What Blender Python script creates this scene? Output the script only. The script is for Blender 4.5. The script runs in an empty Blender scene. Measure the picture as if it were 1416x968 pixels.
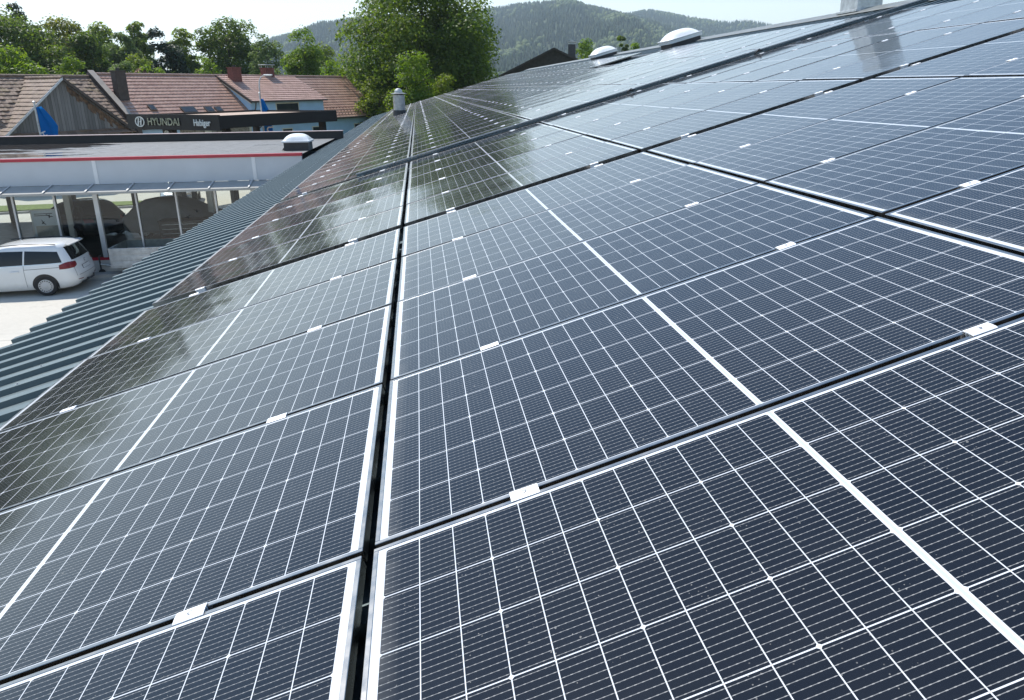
import bpy, bmesh, math, random
import numpy as np
from mathutils import Vector, Matrix

random.seed(7)
RNG = np.random.default_rng(7)
SC = bpy.context.scene
COL = SC.collection
R = math.radians

# ------------------------------------------------------------------ camera
RC = np.array([[0.9836588783721569, -0.17977759421111097, -0.009758463982367127],
               [-0.05853604195282058, -0.2680846208131543, -0.9616153949869796],
               [0.17026080815069466, 0.9464727427153581, -0.27422728621481113]])   # right, down, forward
CP = np.array([0.18461211291514082, -1.5460108725022799, 1.0911093367402194])
FP, PX, PY = 971.6131434226937, 761.0144147553117, 398.31599651309773
cam_d = bpy.data.cameras.new('camera')
cam = bpy.data.objects.new('camera', cam_d)
COL.objects.link(cam)
SC.camera = cam
cam_d.sensor_fit = 'HORIZONTAL'
cam_d.sensor_width = 36.0
cam_d.lens = FP / 1416 * 36
cam_d.shift_x = (708 - PX) / 1416
cam_d.shift_y = -(484 - PY) / 1416
cam_d.clip_start = 0.05
cam_d.clip_end = 20000
m = Matrix.Identity(4)
for i in range(3):
    m[i][0], m[i][1], m[i][2], m[i][3] = RC[0][i], -RC[1][i], -RC[2][i], CP[i]
cam.matrix_world = m

# ------------------------------------------------------------------ sky, sun, exposure
SUN_EL, SUN_AZ = 57.0, -42.0        # azimuth from +y towards +x
w = bpy.data.worlds.new('World')
SC.world = w
w.use_nodes = True
nt = w.node_tree
nt.nodes.clear()
sky = nt.nodes.new('ShaderNodeTexSky')
sky.sky_type = 'NISHITA'
sky.sun_disc = False
sky.sun_elevation = R(SUN_EL)
sky.sun_rotation = R(SUN_AZ)
sky.altitude = 500
sky.air_density = 1.4
sky.dust_density = 0.7
sky.ozone_density = 1.0
bg = nt.nodes.new('ShaderNodeBackground')
bg.inputs['Strength'].default_value = 0.15
wo = nt.nodes.new('ShaderNodeOutputWorld')
hs = nt.nodes.new('ShaderNodeHueSaturation')
tcw = nt.nodes.new('ShaderNodeTexCoord')
sxw = nt.nodes.new('ShaderNodeSeparateXYZ')
mrw = nt.nodes.new('ShaderNodeMapRange')
nt.links.new(tcw.outputs['Generated'], sxw.inputs[0])
nt.links.new(sxw.outputs[2], mrw.inputs[0])
for i_, v_ in enumerate((0.0, 0.42, 0.22, 1.05)):
    mrw.inputs[i_ + 1].default_value = v_
nt.links.new(mrw.outputs[0], hs.inputs['Saturation'])
hs.inputs['Value'].default_value = 1.0
gm = nt.nodes.new('ShaderNodeMix')
gm.data_type = 'RGBA'
gm.blend_type = 'MULTIPLY'
gm.inputs[0].default_value = 1.0
gm.inputs[7].default_value = (0.93, 1.0, 1.05, 1)
nt.links.new(sky.outputs[0], hs.inputs['Color'])
nt.links.new(hs.outputs[0], gm.inputs[6])
nt.links.new(gm.outputs[2], bg.inputs['Color'])
nt.links.new(bg.outputs[0], wo.inputs['Surface'])
sd = bpy.data.lights.new('sun', 'SUN')
sd.energy = 4.6
sd.angle = R(0.5)
sd.color = (1.0, 0.955, 0.89)
sun = bpy.data.objects.new('sun', sd)
COL.objects.link(sun)
sv = Vector((math.sin(R(SUN_AZ)) * math.cos(R(SUN_EL)), math.cos(R(SUN_AZ)) * math.cos(R(SUN_EL)), math.sin(R(SUN_EL))))
sun.rotation_euler = (-sv).to_track_quat('-Z', 'Y').to_euler()
sun.location = (0, 0, 60)
SC.view_settings.view_transform = 'Standard'
SC.view_settings.look = 'None'
SC.view_settings.gamma = 1
SC.view_settings.use_curve_mapping = False
SC.view_settings.exposure = 0.32
SC.render.engine = 'CYCLES'
SC.cycles.max_bounces = 8
SC.cycles.transparent_max_bounces = 16
SC.cycles.sample_clamp_indirect = 6
SC.cycles.caustics_reflective = False
SC.cycles.caustics_refractive = False
SC.cycles.use_denoising = True
SC.cycles.denoiser = 'OPENIMAGEDENOISE'
SC.cycles.denoising_input_passes = 'RGB_ALBEDO_NORMAL'
SC.cycles.denoising_prefilter = 'ACCURATE'

# ------------------------------------------------------------------ geometry of the photograph
AL = 0.27144207132476744            # roof pitch
P2W = np.array([[math.cos(AL), 0, -math.sin(AL)], [0, 1, 0], [math.sin(AL), 0, math.cos(AL)]])
PM = Matrix([[P2W[i][j] for j in range(3)] for i in range(3)])
ROOFM = PM.to_4x4()
def ray(x, y):
    return np.array([(x - PX) / FP, (y - PY) / FP, 1.0]) @ RC
def at(x, y, Y):                    # point at world depth Y seen at photo pixel (x, y)
    d = ray(x, y)
    return CP + d * ((Y - CP[1]) / d[1])
def onz(x, y, Z):
    d = ray(x, y)
    return CP + d * ((Z - CP[2]) / d[2])
def roofpt(X, Y, h=0.0):            # roof coordinates: X up the slope, Y along the eave, h above the glass plane
    return P2W @ np.array([X, Y, h])
GZ = -5.0                           # ground level

# ------------------------------------------------------------------ mesh helper
class MB:
    def __init__(s):
        s.v, s.f, s.m = [], [], []
    def add(s, vs, fs, mi=0, M=None):
        o = len(s.v)
        if M is not None:
            vs = [tuple(M @ Vector(v)) for v in vs]
        s.v += [tuple(v) for v in vs]
        s.f += [tuple(i + o for i in f) for f in fs]
        s.m += [mi] * len(fs)
    def box(s, x0, x1, y0, y1, z0, z1, mi=0, M=None):
        vs = [(x0, y0, z0), (x1, y0, z0), (x1, y1, z0), (x0, y1, z0), (x0, y0, z1), (x1, y0, z1), (x1, y1, z1), (x0, y1, z1)]
        s.add(vs, [(0, 3, 2, 1), (4, 5, 6, 7), (0, 1, 5, 4), (1, 2, 6, 5), (2, 3, 7, 6), (3, 0, 4, 7)], mi, M)
    def bbox(s, x0, x1, y0, y1, z0, z1, b=0.01, mi=0, M=None):     # box with chamfered edges
        vs, fs = [], []
        rings = [(z0, b), (z0 + b, 0), (z1 - b, 0), (z1, b)]
        for z, d in rings:
            c = b
            vs += [(x0 + c, y0 + d, z), (x1 - c, y0 + d, z), (x1 - d, y0 + c, z), (x1 - d, y1 - c, z), (x1 - c, y1 - d, z), (x0 + c, y1 - d, z), (x0 + d, y1 - c, z), (x0 + d, y0 + c, z)]
        for k in range(3):
            for i in range(8):
                j = (i + 1) % 8
                fs.append((k * 8 + i, k * 8 + j, k * 8 + 8 + j, k * 8 + 8 + i))
        fs.append(tuple(range(7, -1, -1)))
        fs.append(tuple(range(24, 32)))
        s.add(vs, fs, mi, M)
    def lathe(s, prof, n=24, mi=0, M=None, cap=True):               # profile (r, z) round z
        vs, fs = [], []
        for r_, z in prof:
            for i in range(n):
                a = 2 * math.pi * i / n
                vs.append((r_ * math.cos(a), r_ * math.sin(a), z))
        for k in range(len(prof) - 1):
            for i in range(n):
                j = (i + 1) % n
                fs.append((k * n + i, k * n + j, (k + 1) * n + j, (k + 1) * n + i))
        if cap:
            fs.append(tuple(range(n - 1, -1, -1)))
            fs.append(tuple(range((len(prof) - 1) * n, len(prof) * n)))
        s.add(vs, fs, mi, M)
    def tube(s, pts, r, n=8, mi=0, r1=None):
        pts = [Vector(p) for p in pts]
        vs, fs = [], []
        up = Vector((0, 0, 1))
        for k, p in enumerate(pts):
            d = (pts[min(k + 1, len(pts) - 1)] - pts[max(k - 1, 0)]).normalized()
            a = d.cross(up)
            if a.length < 1e-3:
                a = d.cross(Vector((1, 0, 0)))
            a.normalize()
            b = d.cross(a)
            rr = r if r1 is None else r + (r1 - r) * k / (len(pts) - 1)
            for i in range(n):
                t = 2 * math.pi * i / n
                vs.append(tuple(p + a * rr * math.cos(t) + b * rr * math.sin(t)))
        for k in range(len(pts) - 1):
            for i in range(n):
                j = (i + 1) % n
                fs.append((k * n + i, k * n + j, k * n + n + j, k * n + n + i))
        fs.append(tuple(range(n - 1, -1, -1)))
        fs.append(tuple(range((len(pts) - 1) * n, len(pts) * n)))
        s.add(vs, fs, mi)
    def prism(s, poly, d, mi=0):                                    # planar polygon (3-D points) pushed along vector d
        n = len(poly)
        vs = [tuple(p) for p in poly] + [tuple(np.array(p) + np.array(d)) for p in poly]
        fs = [tuple(range(n)), tuple(range(2 * n - 1, n - 1, -1))]
        for i in range(n):
            j = (i + 1) % n
            fs.append((j, i, n + i, n + j))
        s.add(vs, fs, mi)
    def grid(s, P, mi=0):                                           # P[i][j] 3-D points
        a, b = len(P), len(P[0])
        vs = [tuple(P[i][j]) for i in range(a) for j in range(b)]
        fs = [(i * b + j, (i + 1) * b + j, (i + 1) * b + j + 1, i * b + j + 1) for i in range(a - 1) for j in range(b - 1)]
        s.add(vs, fs, mi)
    def mesh(s, name, mats, smooth=False, fixn=True):
        me = bpy.data.meshes.new(name)
        me.from_pydata(s.v, [], s.f)
        for mt in (mats if isinstance(mats, (list, tuple)) else [mats]):
            me.materials.append(mt)
        me.polygons.foreach_set('material_index', s.m)
        if fixn and len(s.f) < 60000:
            bm = bmesh.new()
            bm.from_mesh(me)
            bmesh.ops.recalc_face_normals(bm, faces=bm.faces)
            bm.to_mesh(me)
            bm.free()
        if smooth:
            me.polygons.foreach_set('use_smooth', [True] * len(me.polygons))
        me.update()
        return me
    def build(s, name, mats, parent=None, smooth=False, M=None, fixn=True):
        return link(name, s.mesh(name, mats, smooth, fixn), parent, M)

def link(name, me, parent=None, M=None):
    o = bpy.data.objects.new(name, me)
    COL.objects.link(o)
    if parent is not None:
        o.parent = parent
    if M is not None:
        o.matrix_local = M
    return o
def tag(o, label=None, cat=None, group=None, kind=None):
    if label: o['label'] = label
    if cat: o['category'] = cat
    if group: o['group'] = group
    if kind: o['kind'] = kind
    return o
def empty(name, loc=(0, 0, 0), rz=0.0, label=None, cat=None, group=None, M=None):
    o = bpy.data.objects.new(name, None)
    COL.objects.link(o)
    o.empty_display_size = 0.2
    if M is not None:
        o.matrix_world = M
    else:
        o.location = loc
        o.rotation_euler = (0, 0, rz)
    return tag(o, label, cat, group)
def autosmooth(o, ang=35):
    me = o.data
    me.polygons.foreach_set('use_smooth', [True] * len(me.polygons))
    bm = bmesh.new()
    bm.from_mesh(me)
    bmesh.ops.remove_doubles(bm, verts=bm.verts, dist=1e-5)
    for e in bm.edges:
        e.smooth = len(e.link_faces) == 2 and e.calc_face_angle(0) < R(ang)
    bm.to_mesh(me)
    bm.free()
    return o

# ------------------------------------------------------------------ material helpers
class NT:
    def __init__(s, name):
        s.mat = bpy.data.materials.new(name)
        s.mat.use_nodes = True
        s.t = s.mat.node_tree
        s.t.nodes.clear()
        s.out = s.t.nodes.new('ShaderNodeOutputMaterial')
    def n(s, typ, **kw):
        nd = s.t.nodes.new(typ)
        for k, v in kw.items():
            setattr(nd, k, v)
        return nd
    def set(s, sock, v):
        if isinstance(v, bpy.types.NodeSocket):
            s.t.links.new(v, sock)
        elif isinstance(v, (tuple, list)) and len(v) == 3 and sock.type == 'RGBA':
            sock.default_value = (*v, 1)
        else:
            sock.default_value = v
    def math(s, op, a, b=0.0, c=None, clamp=False):
        nd = s.n('ShaderNodeMath', operation=op, use_clamp=clamp)
        s.set(nd.inputs[0], a)
        s.set(nd.inputs[1], b)
        if c is not None:
            s.set(nd.inputs[2], c)
        return nd.outputs[0]
    def mix(s, f, a, b):
        nd = s.n('ShaderNodeMix', data_type='RGBA')
        s.set(nd.inputs[0], f)
        s.set(nd.inputs[6], a)
        s.set(nd.inputs[7], b)
        return nd.outputs[2]
    def coord(s, kind='Object'):
        return s.n('ShaderNodeTexCoord').outputs[kind]
    def xyz(s, v):
        nd = s.n('ShaderNodeSeparateXYZ')
        s.set(nd.inputs[0], v)
        return nd.outputs
    def noise(s, vec, scale, detail=3.0, rough=0.55, out='Fac'):
        nd = s.n('ShaderNodeTexNoise')
        s.set(nd.inputs['Vector'], vec)
        s.set(nd.inputs['Scale'], scale)
        s.set(nd.inputs['Detail'], detail)
        s.set(nd.inputs['Roughness'], rough)
        return nd.outputs[out]
    def voro(s, vec, scale, out='Distance', feature='F1'):
        nd = s.n('ShaderNodeTexVoronoi', feature=feature)
        s.set(nd.inputs['Vector'], vec)
        s.set(nd.inputs['Scale'], scale)
        return nd.outputs[out]
    def scale(s, vec, sc):
        nd = s.n('ShaderNodeMapping')
        s.set(nd.inputs['Vector'], vec)
        nd.inputs['Scale'].default_value = sc
        return nd.outputs[0]
    def ramp(s, f, stops):
        nd = s.n('ShaderNodeValToRGB')
        s.set(nd.inputs[0], f)
        el = nd.color_ramp.elements
        while len(el) < len(stops):
            el.new(0.5)
        for e, (p, c) in zip(el, stops):
            e.position = p
            e.color = (*c, 1) if len(c) == 3 else c
        return nd.outputs[0]
    def remap(s, v, a, b, c=0.0, d=1.0):
        nd = s.n('ShaderNodeMapRange')
        s.set(nd.inputs[0], v)
        for i, q in enumerate((a, b, c, d)):
            nd.inputs[i + 1].default_value = q
        return nd.outputs[0]
    def bump(s, h, strength=0.3, dist=0.02):
        nd = s.n('ShaderNodeBump')
        nd.inputs['Strength'].default_value = strength
        nd.inputs['Distance'].default_value = dist
        s.set(nd.inputs['Height'], h)
        return nd.outputs[0]
    def rand(s):
        return s.n('ShaderNodeObjectInfo').outputs['Random']
    def bsdf(s, col, rough=0.6, metal=0.0, normal=None, **kw):
        b = s.n('ShaderNodeBsdfPrincipled')
        s.set(b.inputs['Base Color'], col)
        s.set(b.inputs['Roughness'], rough)
        s.set(b.inputs['Metallic'], metal)
        if normal is not None:
            s.set(b.inputs['Normal'], normal)
        for k, v in kw.items():
            s.set(b.inputs[k.replace('_', ' ')], v)
        s.t.links.new(b.outputs[0], s.out.inputs['Surface'])
        return b
def var_mat(name, col, rough=0.6, metal=0.0, amt=0.25, scale=3.0, bump=0.0, stretch=(1, 1, 1), bscale=None, **kw):
    t = NT(name)
    v = t.scale(t.coord(), stretch)
    n_ = t.noise(v, scale, 5)
    c0 = tuple(x * (1 - amt) for x in col)
    c1 = tuple(min(1, x * (1 + amt)) for x in col)
    c = t.mix(t.remap(n_, 0.3, 0.7), c0, c1)
    rr = t.remap(t.noise(v, scale * 2.3, 3), 0.3, 0.7, max(0.02, rough - 0.06), min(1, rough + 0.06))
    nrm = t.bump(t.noise(v, bscale or scale * 6, 4), bump, 0.02) if bump else None
    t.bsdf(c, rr, metal, nrm, **kw)
    return t.mat

M = {}
# --- solar glass: cells, wires, white backsheet, dust
PL, PW = 2.094, 1.038               # panel length (up the slope) and width
def panel_glass():
    t = NT('solar_glass')
    co = t.coord()
    x, y, _ = t.xyz(co)[:3]
    xx = t.math('ADD', x, PL / 2)
    yy = t.math('ADD', y, PW / 2)
    right = t.math('GREATER_THAN', xx, PL / 2)
    xc = t.math('SUBTRACT', xx, t.math('ADD', 0.0315, t.math('MULTIPLY', right, 1.023)))
    cp = 1.008 / 12
    rp = 1.003 / 6
    yc = t.math('SUBTRACT', yy, 0.0145)
    def lind(v, p):                 # distance to the nearest multiple of p
        return t.math('PINGPONG', t.math('ADD', v, 50 * p), p / 2)
    dx = t.math('ABSOLUTE', t.math('SUBTRACT', t.math('FLOORED_MODULO', t.math('ADD', xc, cp / 2), cp), cp / 2))
    dy = t.math('ABSOLUTE', t.math('SUBTRACT', t.math('FLOORED_MODULO', t.math('ADD', yc, rp / 2), rp), rp / 2))
    d3 = t.math('ABSOLUTE', t.math('SUBTRACT', t.math('FLOORED_MODULO', t.math('ADD', xc, cp * 1.5), cp * 3), cp * 1.5))
    lx = t.math('LESS_THAN', dx, 0.00115)
    ly = t.math('LESS_THAN', dy, 0.00135)
    dot = t.math('LESS_THAN', t.math('ADD', d3, dy), 0.0066)
    o1 = t.math('LESS_THAN', xc, 0.0)
    o2 = t.math('GREATER_THAN', xc, 1.008)
    o3 = t.math('LESS_THAN', yc, 0.0)
    o4 = t.math('GREATER_THAN', yc, 1.003)
    white = lx
    for q in (ly, dot, o1, o2, o3, o4):
        white = t.math('MAXIMUM', white, q)
    # the foil strip in the middle gap is a little greyer
    mid = t.math('LESS_THAN', t.math('ABSOLUTE', x), 0.0036)
    # wires run up the slope, ten to a cell
    wp = rp / 10
    dw = t.math('ABSOLUTE', t.math('SUBTRACT', t.math('FLOORED_MODULO', yc, wp), wp / 2))
    bead = t.math('LESS_THAN', t.math('ABSOLUTE', t.math('SUBTRACT', t.math('FLOORED_MODULO', xc, cp / 6), cp / 12)), 0.0022)
    ww = t.math('ADD', 0.00060, t.math('MULTIPLY', bead, 0.0002))
    wire = t.math('LESS_THAN', dw, ww)
    r_ = t.rand()
    cell = t.mix(r_, (0.0032, 0.0040, 0.0064), (0.0052, 0.0062, 0.0095))
    cell = t.mix(t.math('MULTIPLY', t.noise(co, 2.2, 2), 0.5), cell, (0.006, 0.008, 0.013))
    c = t.mix(wire, cell, t.mix(bead, (0.21, 0.21, 0.205), (0.30, 0.295, 0.28)))
    wc = t.mix(mid, (0.62, 0.64, 0.66), (0.46, 0.49, 0.51))
    c = t.mix(white, c, wc)
    # dust film, water marks and specks
    off = t.n('ShaderNodeVectorMath', operation='ADD')
    t.set(off.inputs[0], co)
    cmb = t.n('ShaderNodeCombineXYZ')
    t.set(cmb.inputs[0], t.math('MULTIPLY', r_, 37.0))
    t.set(cmb.inputs[1], t.math('MULTIPLY', r_, 71.0))
    t.set(off.inputs[1], cmb.outputs[0])
    cv = off.outputs[0]
    film = t.remap(t.noise(t.scale(cv, (0.6, 2.0, 1)), 5.0, 5, 0.65), 0.35, 0.75, 0.0005, 0.014)
    vd = t.n('ShaderNodeTexVoronoi', feature='F1')
    t.set(vd.inputs['Vector'], cv)
    vd.inputs['Scale'].default_value = 22.0
    keep = t.math('GREATER_THAN', t.xyz(vd.outputs['Color'])[0], 0.62)
    rad = t.math('MULTIPLY', t.xyz(vd.outputs['Color'])[1], 0.085)
    wob = t.math('ADD', vd.outputs['Distance'], t.math('MULTIPLY', t.math('SUBTRACT', t.noise(cv, 190.0, 2), 0.5), 0.12))
    speck = t.math('MULTIPLY', t.math('LESS_THAN', wob, rad), keep)
    vd2 = t.voro(cv, 75.0)
    fine = t.math('MULTIPLY', t.math('LESS_THAN', vd2, 0.11), t.math('GREATER_THAN', t.noise(cv, 7.0, 2), 0.53))
    sp = t.math('MULTIPLY', t.math('MAXIMUM', speck, fine), t.remap(t.noise(cv, 31.0, 2), 0.3, 0.7, 0.12, 0.55))
    # dust gathered along the lower frame edge, and the odd bird dropping
    low = t.math('MULTIPLY', t.remap(xx, 0.012, 0.075, 0.30, 0.0), t.remap(t.noise(t.scale(cv, (2, 9, 1)), 2.5, 4), 0.35, 0.7, 0.15, 1.0))
    film = t.math('ADD', film, low)
    vb = t.n('ShaderNodeTexVoronoi', feature='F1')
    t.set(vb.inputs['Vector'], cv)
    vb.inputs['Scale'].default_value = 1.6
    bd = t.math('ADD', vb.outputs['Distance'], t.math('MULTIPLY', t.math('SUBTRACT', t.noise(cv, 60.0, 3), 0.5), 0.05))
    drop = t.math('MULTIPLY', t.math('LESS_THAN', bd, t.math('MULTIPLY', t.xyz(vb.outputs['Color'])[1], 0.030)), t.math('GREATER_THAN', t.xyz(vb.outputs['Color'])[0], 0.72))
    sp = t.math('MAXIMUM', sp, t.math('MULTIPLY', drop, 0.8))
    dirt = t.math('MAXIMUM', film, sp)
    c = t.mix(dirt, c, (0.36, 0.35, 0.32))
    rough = t.math('ADD', t.remap(t.noise(cv, 1.3, 3), 0.3, 0.7, 0.06, 0.095), t.math('MULTIPLY', sp, 0.5))
    wav = t.math('ADD', t.math('MULTIPLY', t.noise(t.scale(cv, (1.0, 1.6, 1)), 1.1, 1), 1.0), t.math('MULTIPLY', t.noise(cv, 420.0, 1), 0.0022))
    nrm = t.bump(wav, 0.35, 0.010)
    t.bsdf(c, rough, 0.0, nrm, IOR=1.41, Specular_Tint=(0.93, 0.97, 1.0, 1), Sheen_Weight=0.03, Sheen_Roughness=0.45, Sheen_Tint=(0.85, 0.92, 1.0, 1))
    return t.mat
M['glass'] = panel_glass()
M['frame'] = var_mat('anodised_aluminium', (0.36, 0.345, 0.325), 0.28, 1.0, 0.08, 8)
M['clamp'] = var_mat('bright_aluminium', (0.90, 0.905, 0.91), 0.42, 0.12, 0.04, 20)
M['bolt'] = var_mat('bolt_steel', (0.42, 0.42, 0.42), 0.4, 0.8, 0.2, 40)
M['rail'] = var_mat('rail_aluminium', (0.58, 0.60, 0.62), 0.38, 0.6, 0.12, 3)
M['black'] = var_mat('black_plastic', (0.012, 0.012, 0.013), 0.5, 0, 0.3, 8)
def sheet_mat():
    t = NT('petrol_coated_steel')
    co = t.coord()
    n_ = t.noise(t.scale(co, (0.6, 5, 5)), 1.6, 5)
    c = t.mix(t.remap(n_, 0.3, 0.7), (0.003, 0.017, 0.026), (0.006, 0.024, 0.034))
    dirt = t.remap(t.noise(co, 6.0, 6, 0.7), 0.5, 0.8, 0.0, 0.22)
    c = t.mix(dirt, c, (0.16, 0.16, 0.15))
    t.bsdf(c, t.remap(t.noise(co, 3.0, 4), 0.3, 0.7, 0.48, 0.56), 0.0, IOR=2.2, Specular_Tint=(0.80, 0.96, 1.0, 1))
    return t.mat
M['sheet'] = sheet_mat()
def tray_mat():
    t = NT('perforated_galvanised_steel')
    co = t.coord()
    x, y, z = t.xyz(co)[:3]
    row = t.math('FLOORED_MODULO', t.math('FLOOR', t.math('DIVIDE', z, 0.022)), 2.0)
    fx = t.math('FLOORED_MODULO', t.math('ADD', x, t.math('MULTIPLY', row, 0.030)), 0.060)
    inx = t.math('LESS_THAN', t.math('ABSOLUTE', t.math('SUBTRACT', fx, 0.030)), 0.019)
    fz = t.math('FLOORED_MODULO', z, 0.022)
    inz = t.math('LESS_THAN', t.math('ABSOLUTE', t.math('SUBTRACT', fz, 0.011)), 0.0055)
    lim = t.math('LESS_THAN', t.math('ABSOLUTE', t.math('SUBTRACT', z, 0.025)), 0.022)
    hole = t.math('MULTIPLY', t.math('MULTIPLY', inx, inz), lim)
    c = t.mix(t.remap(t.noise(co, 14, 4), 0.3, 0.7), (0.085, 0.125, 0.14), (0.13, 0.17, 0.19))
    b = t.bsdf(c, 0.45, 0.3)
    tr = t.n('ShaderNodeBsdfTransparent')
    mx = t.n('ShaderNodeMixShader')
    t.set(mx.inputs[0], hole)
    t.t.links.new(b.outputs[0], mx.inputs[1])
    t.t.links.new(tr.outputs[0], mx.inputs[2])
    t.t.links.new(mx.outputs[0], t.out.inputs['Surface'])
    return t.mat
M['tray'] = tray_mat()
M['galv'] = var_mat('galvanised_steel', (0.50, 0.52, 0.53), 0.40, 0.65, 0.22, 9)
M['galv_dull'] = var_mat('weathered_galvanised_steel', (0.52, 0.52, 0.50), 0.55, 0.3, 0.25, 5)
M['ridge'] = var_mat('ridge_sheet', (0.17, 0.18, 0.17), 0.45, 0.1, 0.25, 5)
M['opal'] = var_mat('opal_acrylic', (0.80, 0.81, 0.80), 0.25, 0, 0.04, 3)
M['dkmetal'] = var_mat('dark_coated_metal', (0.035, 0.036, 0.038), 0.45, 0, 0.25, 4)
M['pipe'] = var_mat('stainless_flue', (0.46, 0.46, 0.45), 0.4, 0.6, 0.2, 7)
M['hallwall'] = var_mat('hall_wall_sheet', (0.36, 0.37, 0.37), 0.6, 0, 0.12, 2)

# ------------------------------------------------------------------ ground
def ground_mat():
    t = NT('meadow_ground')
    co = t.coord()
    n1 = t.noise(co, 0.02, 6, 0.6)
    n2 = t.noise(co, 1.2, 6, 0.7)
    c = t.ramp(n1, [(0.3, (0.055, 0.085, 0.022)), (0.55, (0.09, 0.12, 0.035)), (0.75, (0.13, 0.14, 0.05))])
    c = t.mix(t.math('MULTIPLY', n2, 0.5), c, (0.04, 0.06, 0.02))
    t.bsdf(c, 0.9, 0, t.bump(n2, 0.5, 0.1))
    return t.mat
def yard_mat():
    t = NT('pale_concrete_yard')
    co = t.coord()
    n1 = t.noise(co, 0.25, 6, 0.6)
    n2 = t.noise(co, 7.0, 6, 0.7)
    n3 = t.noise(co, 60.0, 3, 0.7)
    c = t.ramp(n1, [(0.25, (0.44, 0.41, 0.35)), (0.5, (0.52, 0.49, 0.425)), (0.8, (0.57, 0.535, 0.465))])
    c = t.mix(t.remap(n2, 0.35, 0.7, 0.0, 0.35), c, (0.33, 0.31, 0.27))
    c = t.mix(t.remap(n3, 0.4, 0.65, 0.0, 0.25), c, (0.52, 0.50, 0.45))
    stain = t.remap(t.noise(co, 0.9, 7, 0.7), 0.60, 0.74, 0.0, 0.45)
    c = t.mix(stain, c, (0.22, 0.205, 0.18))
    x, y, z = t.xyz(co)[:3]
    jx = t.math('LESS_THAN', t.math('FLOORED_MODULO', t.math('ADD', x, 1.3), 6.0), 0.035)
    jy = t.math('LESS_THAN', t.math('FLOORED_MODULO', t.math('ADD', y, 0.4), 6.0), 0.035)
    c = t.mix(t.math('MULTIPLY', t.math('MAXIMUM', jx, jy), 0.55), c, (0.16, 0.15, 0.13))
    tyre = t.remap(t.noise(t.scale(co, (0.15, 2.2, 1)), 1.0, 3, 0.5), 0.62, 0.72, 0.0, 0.22)
    c = t.mix(tyre, c, (0.22, 0.21, 0.19))
    t.bsdf(c, 0.85, 0, t.bump(n3, 0.3, 0.01))
    return t.mat
g = MB()
N_ = 40
ext = 5200.0
xs = [-ext, -2000, -800, -300, -120, -50, 0, 50, 120, 300, 800, 2000, ext]
ys = [-400, -120, -40, 0, 40, 120, 300, 800, 2000, ext]
g.grid([[(x, y, GZ) for y in ys] for x in xs])
tag(g.build('ground', ground_mat()), kind='structure')
g = MB()
g.grid([[(x, y, GZ + 0.004) for y in (-60, 0, 30, 54)] for x in (-70, -30, 0, 30)])
tag(g.build('concrete_yard', yard_mat()), kind='structure')
g = MB()                            # kerbed grass island seen through the showroom
g.prism([(-27, 38.6, GZ), (-14.2, 40.2, GZ), (-13.2, 41.0, GZ), (-14.4, 41.8, GZ), (-27, 41.6, GZ)], (0, 0, 0.12))
tag(g.build('kerb', var_mat('kerb_stone', (0.36, 0.35, 0.33), 0.8, 0, 0.2, 3)), kind='structure')
g = MB()
g.prism([(-26.9, 38.8, GZ + .12), (-14.3, 40.35, GZ + .12), (-13.4, 41.0, GZ + .12), (-14.5, 41.65, GZ + .12), (-26.9, 41.4, GZ + .12)], (0, 0, 0.05))
tag(g.build('grass', var_mat('mown_grass', (0.13, 0.17, 0.04), 0.9, 0, 0.4, 6, 0.6)), kind='stuff')

# ------------------------------------------------------------------ hall with the corrugated roof
EAVE, RIDGE, Y0, Y1 = -3.92, 10.35, -4.0, 62.6
hall = empty('industrial_hall', (0, 0, GZ), 0, 'low-pitched hall with petrol blue corrugated roof carrying the rows of solar panels', 'building')
HM = Matrix.Translation((0, 0, -GZ))
RZ = -0.155                         # valley level under the glass plane
def sheet(mb, X0, X1, mirror=False):
    prof = []
    y = Y0
    while y < Y1:
        prof += [(y, 0.0), (y + 0.222, 0.0), (y + 0.229, 0.040), (y + 0.317, 0.040)]
        y += 0.333
    pts = [[], []]
    for yy, h in prof:
        for k, X in ((0, X0), (1, X1)):
            p = roofpt(X, yy, RZ + h)
            if mirror:
                rx = roofpt(RIDGE, 0, 0)[0]
                p[0] = 2 * rx - p[0]
            pts[k].append(tuple(p))
    mb.grid(pts)
mb = MB()
sheet(mb, EAVE, RIDGE)
roof = mb.build('roof', M['sheet'], hall, M=HM, fixn=False)
sol = roof.modifiers.new('thick', 'SOLIDIFY')
sol.thickness = 0.004
sc_ = MB()
sc_.lathe([(0.013, -0.002), (0.013, 0.003), (0.007, 0.0035), (0.007, 0.009)], 8)
SCM = sc_.mesh('screw', M['galv'])
mb = MB()
n_sc = 0
for k_ in range(18, int((Y1 - Y0) / 0.333)):
    for X_ in (EAVE + 0.16, EAVE + 1.1):
        p_ = roofpt(X_, Y0 + 0.333 * k_ + 0.272, RZ + 0.040)
        q_ = PM.to_4x4()
        q_.translation = p_
        if n_sc < 100:
            link('screw', SCM, hall, HM @ q_)
        else:
            mb.lathe([(0.013, -0.002), (0.013, 0.003), (0.007, 0.0035), (0.007, 0.009)], 8, M=q_)
        n_sc += 1
tag(mb.build('screws', M['galv'], hall, M=HM), kind='stuff')
mb = MB()
sheet(mb, EAVE, RIDGE, True)
mb.build('far_roof', M['sheet'], hall, M=HM, fixn=False)
rx, rz = roofpt(RIDGE, 0, RZ)[0], roofpt(RIDGE, 0, RZ)[2]
mb = MB()
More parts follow.
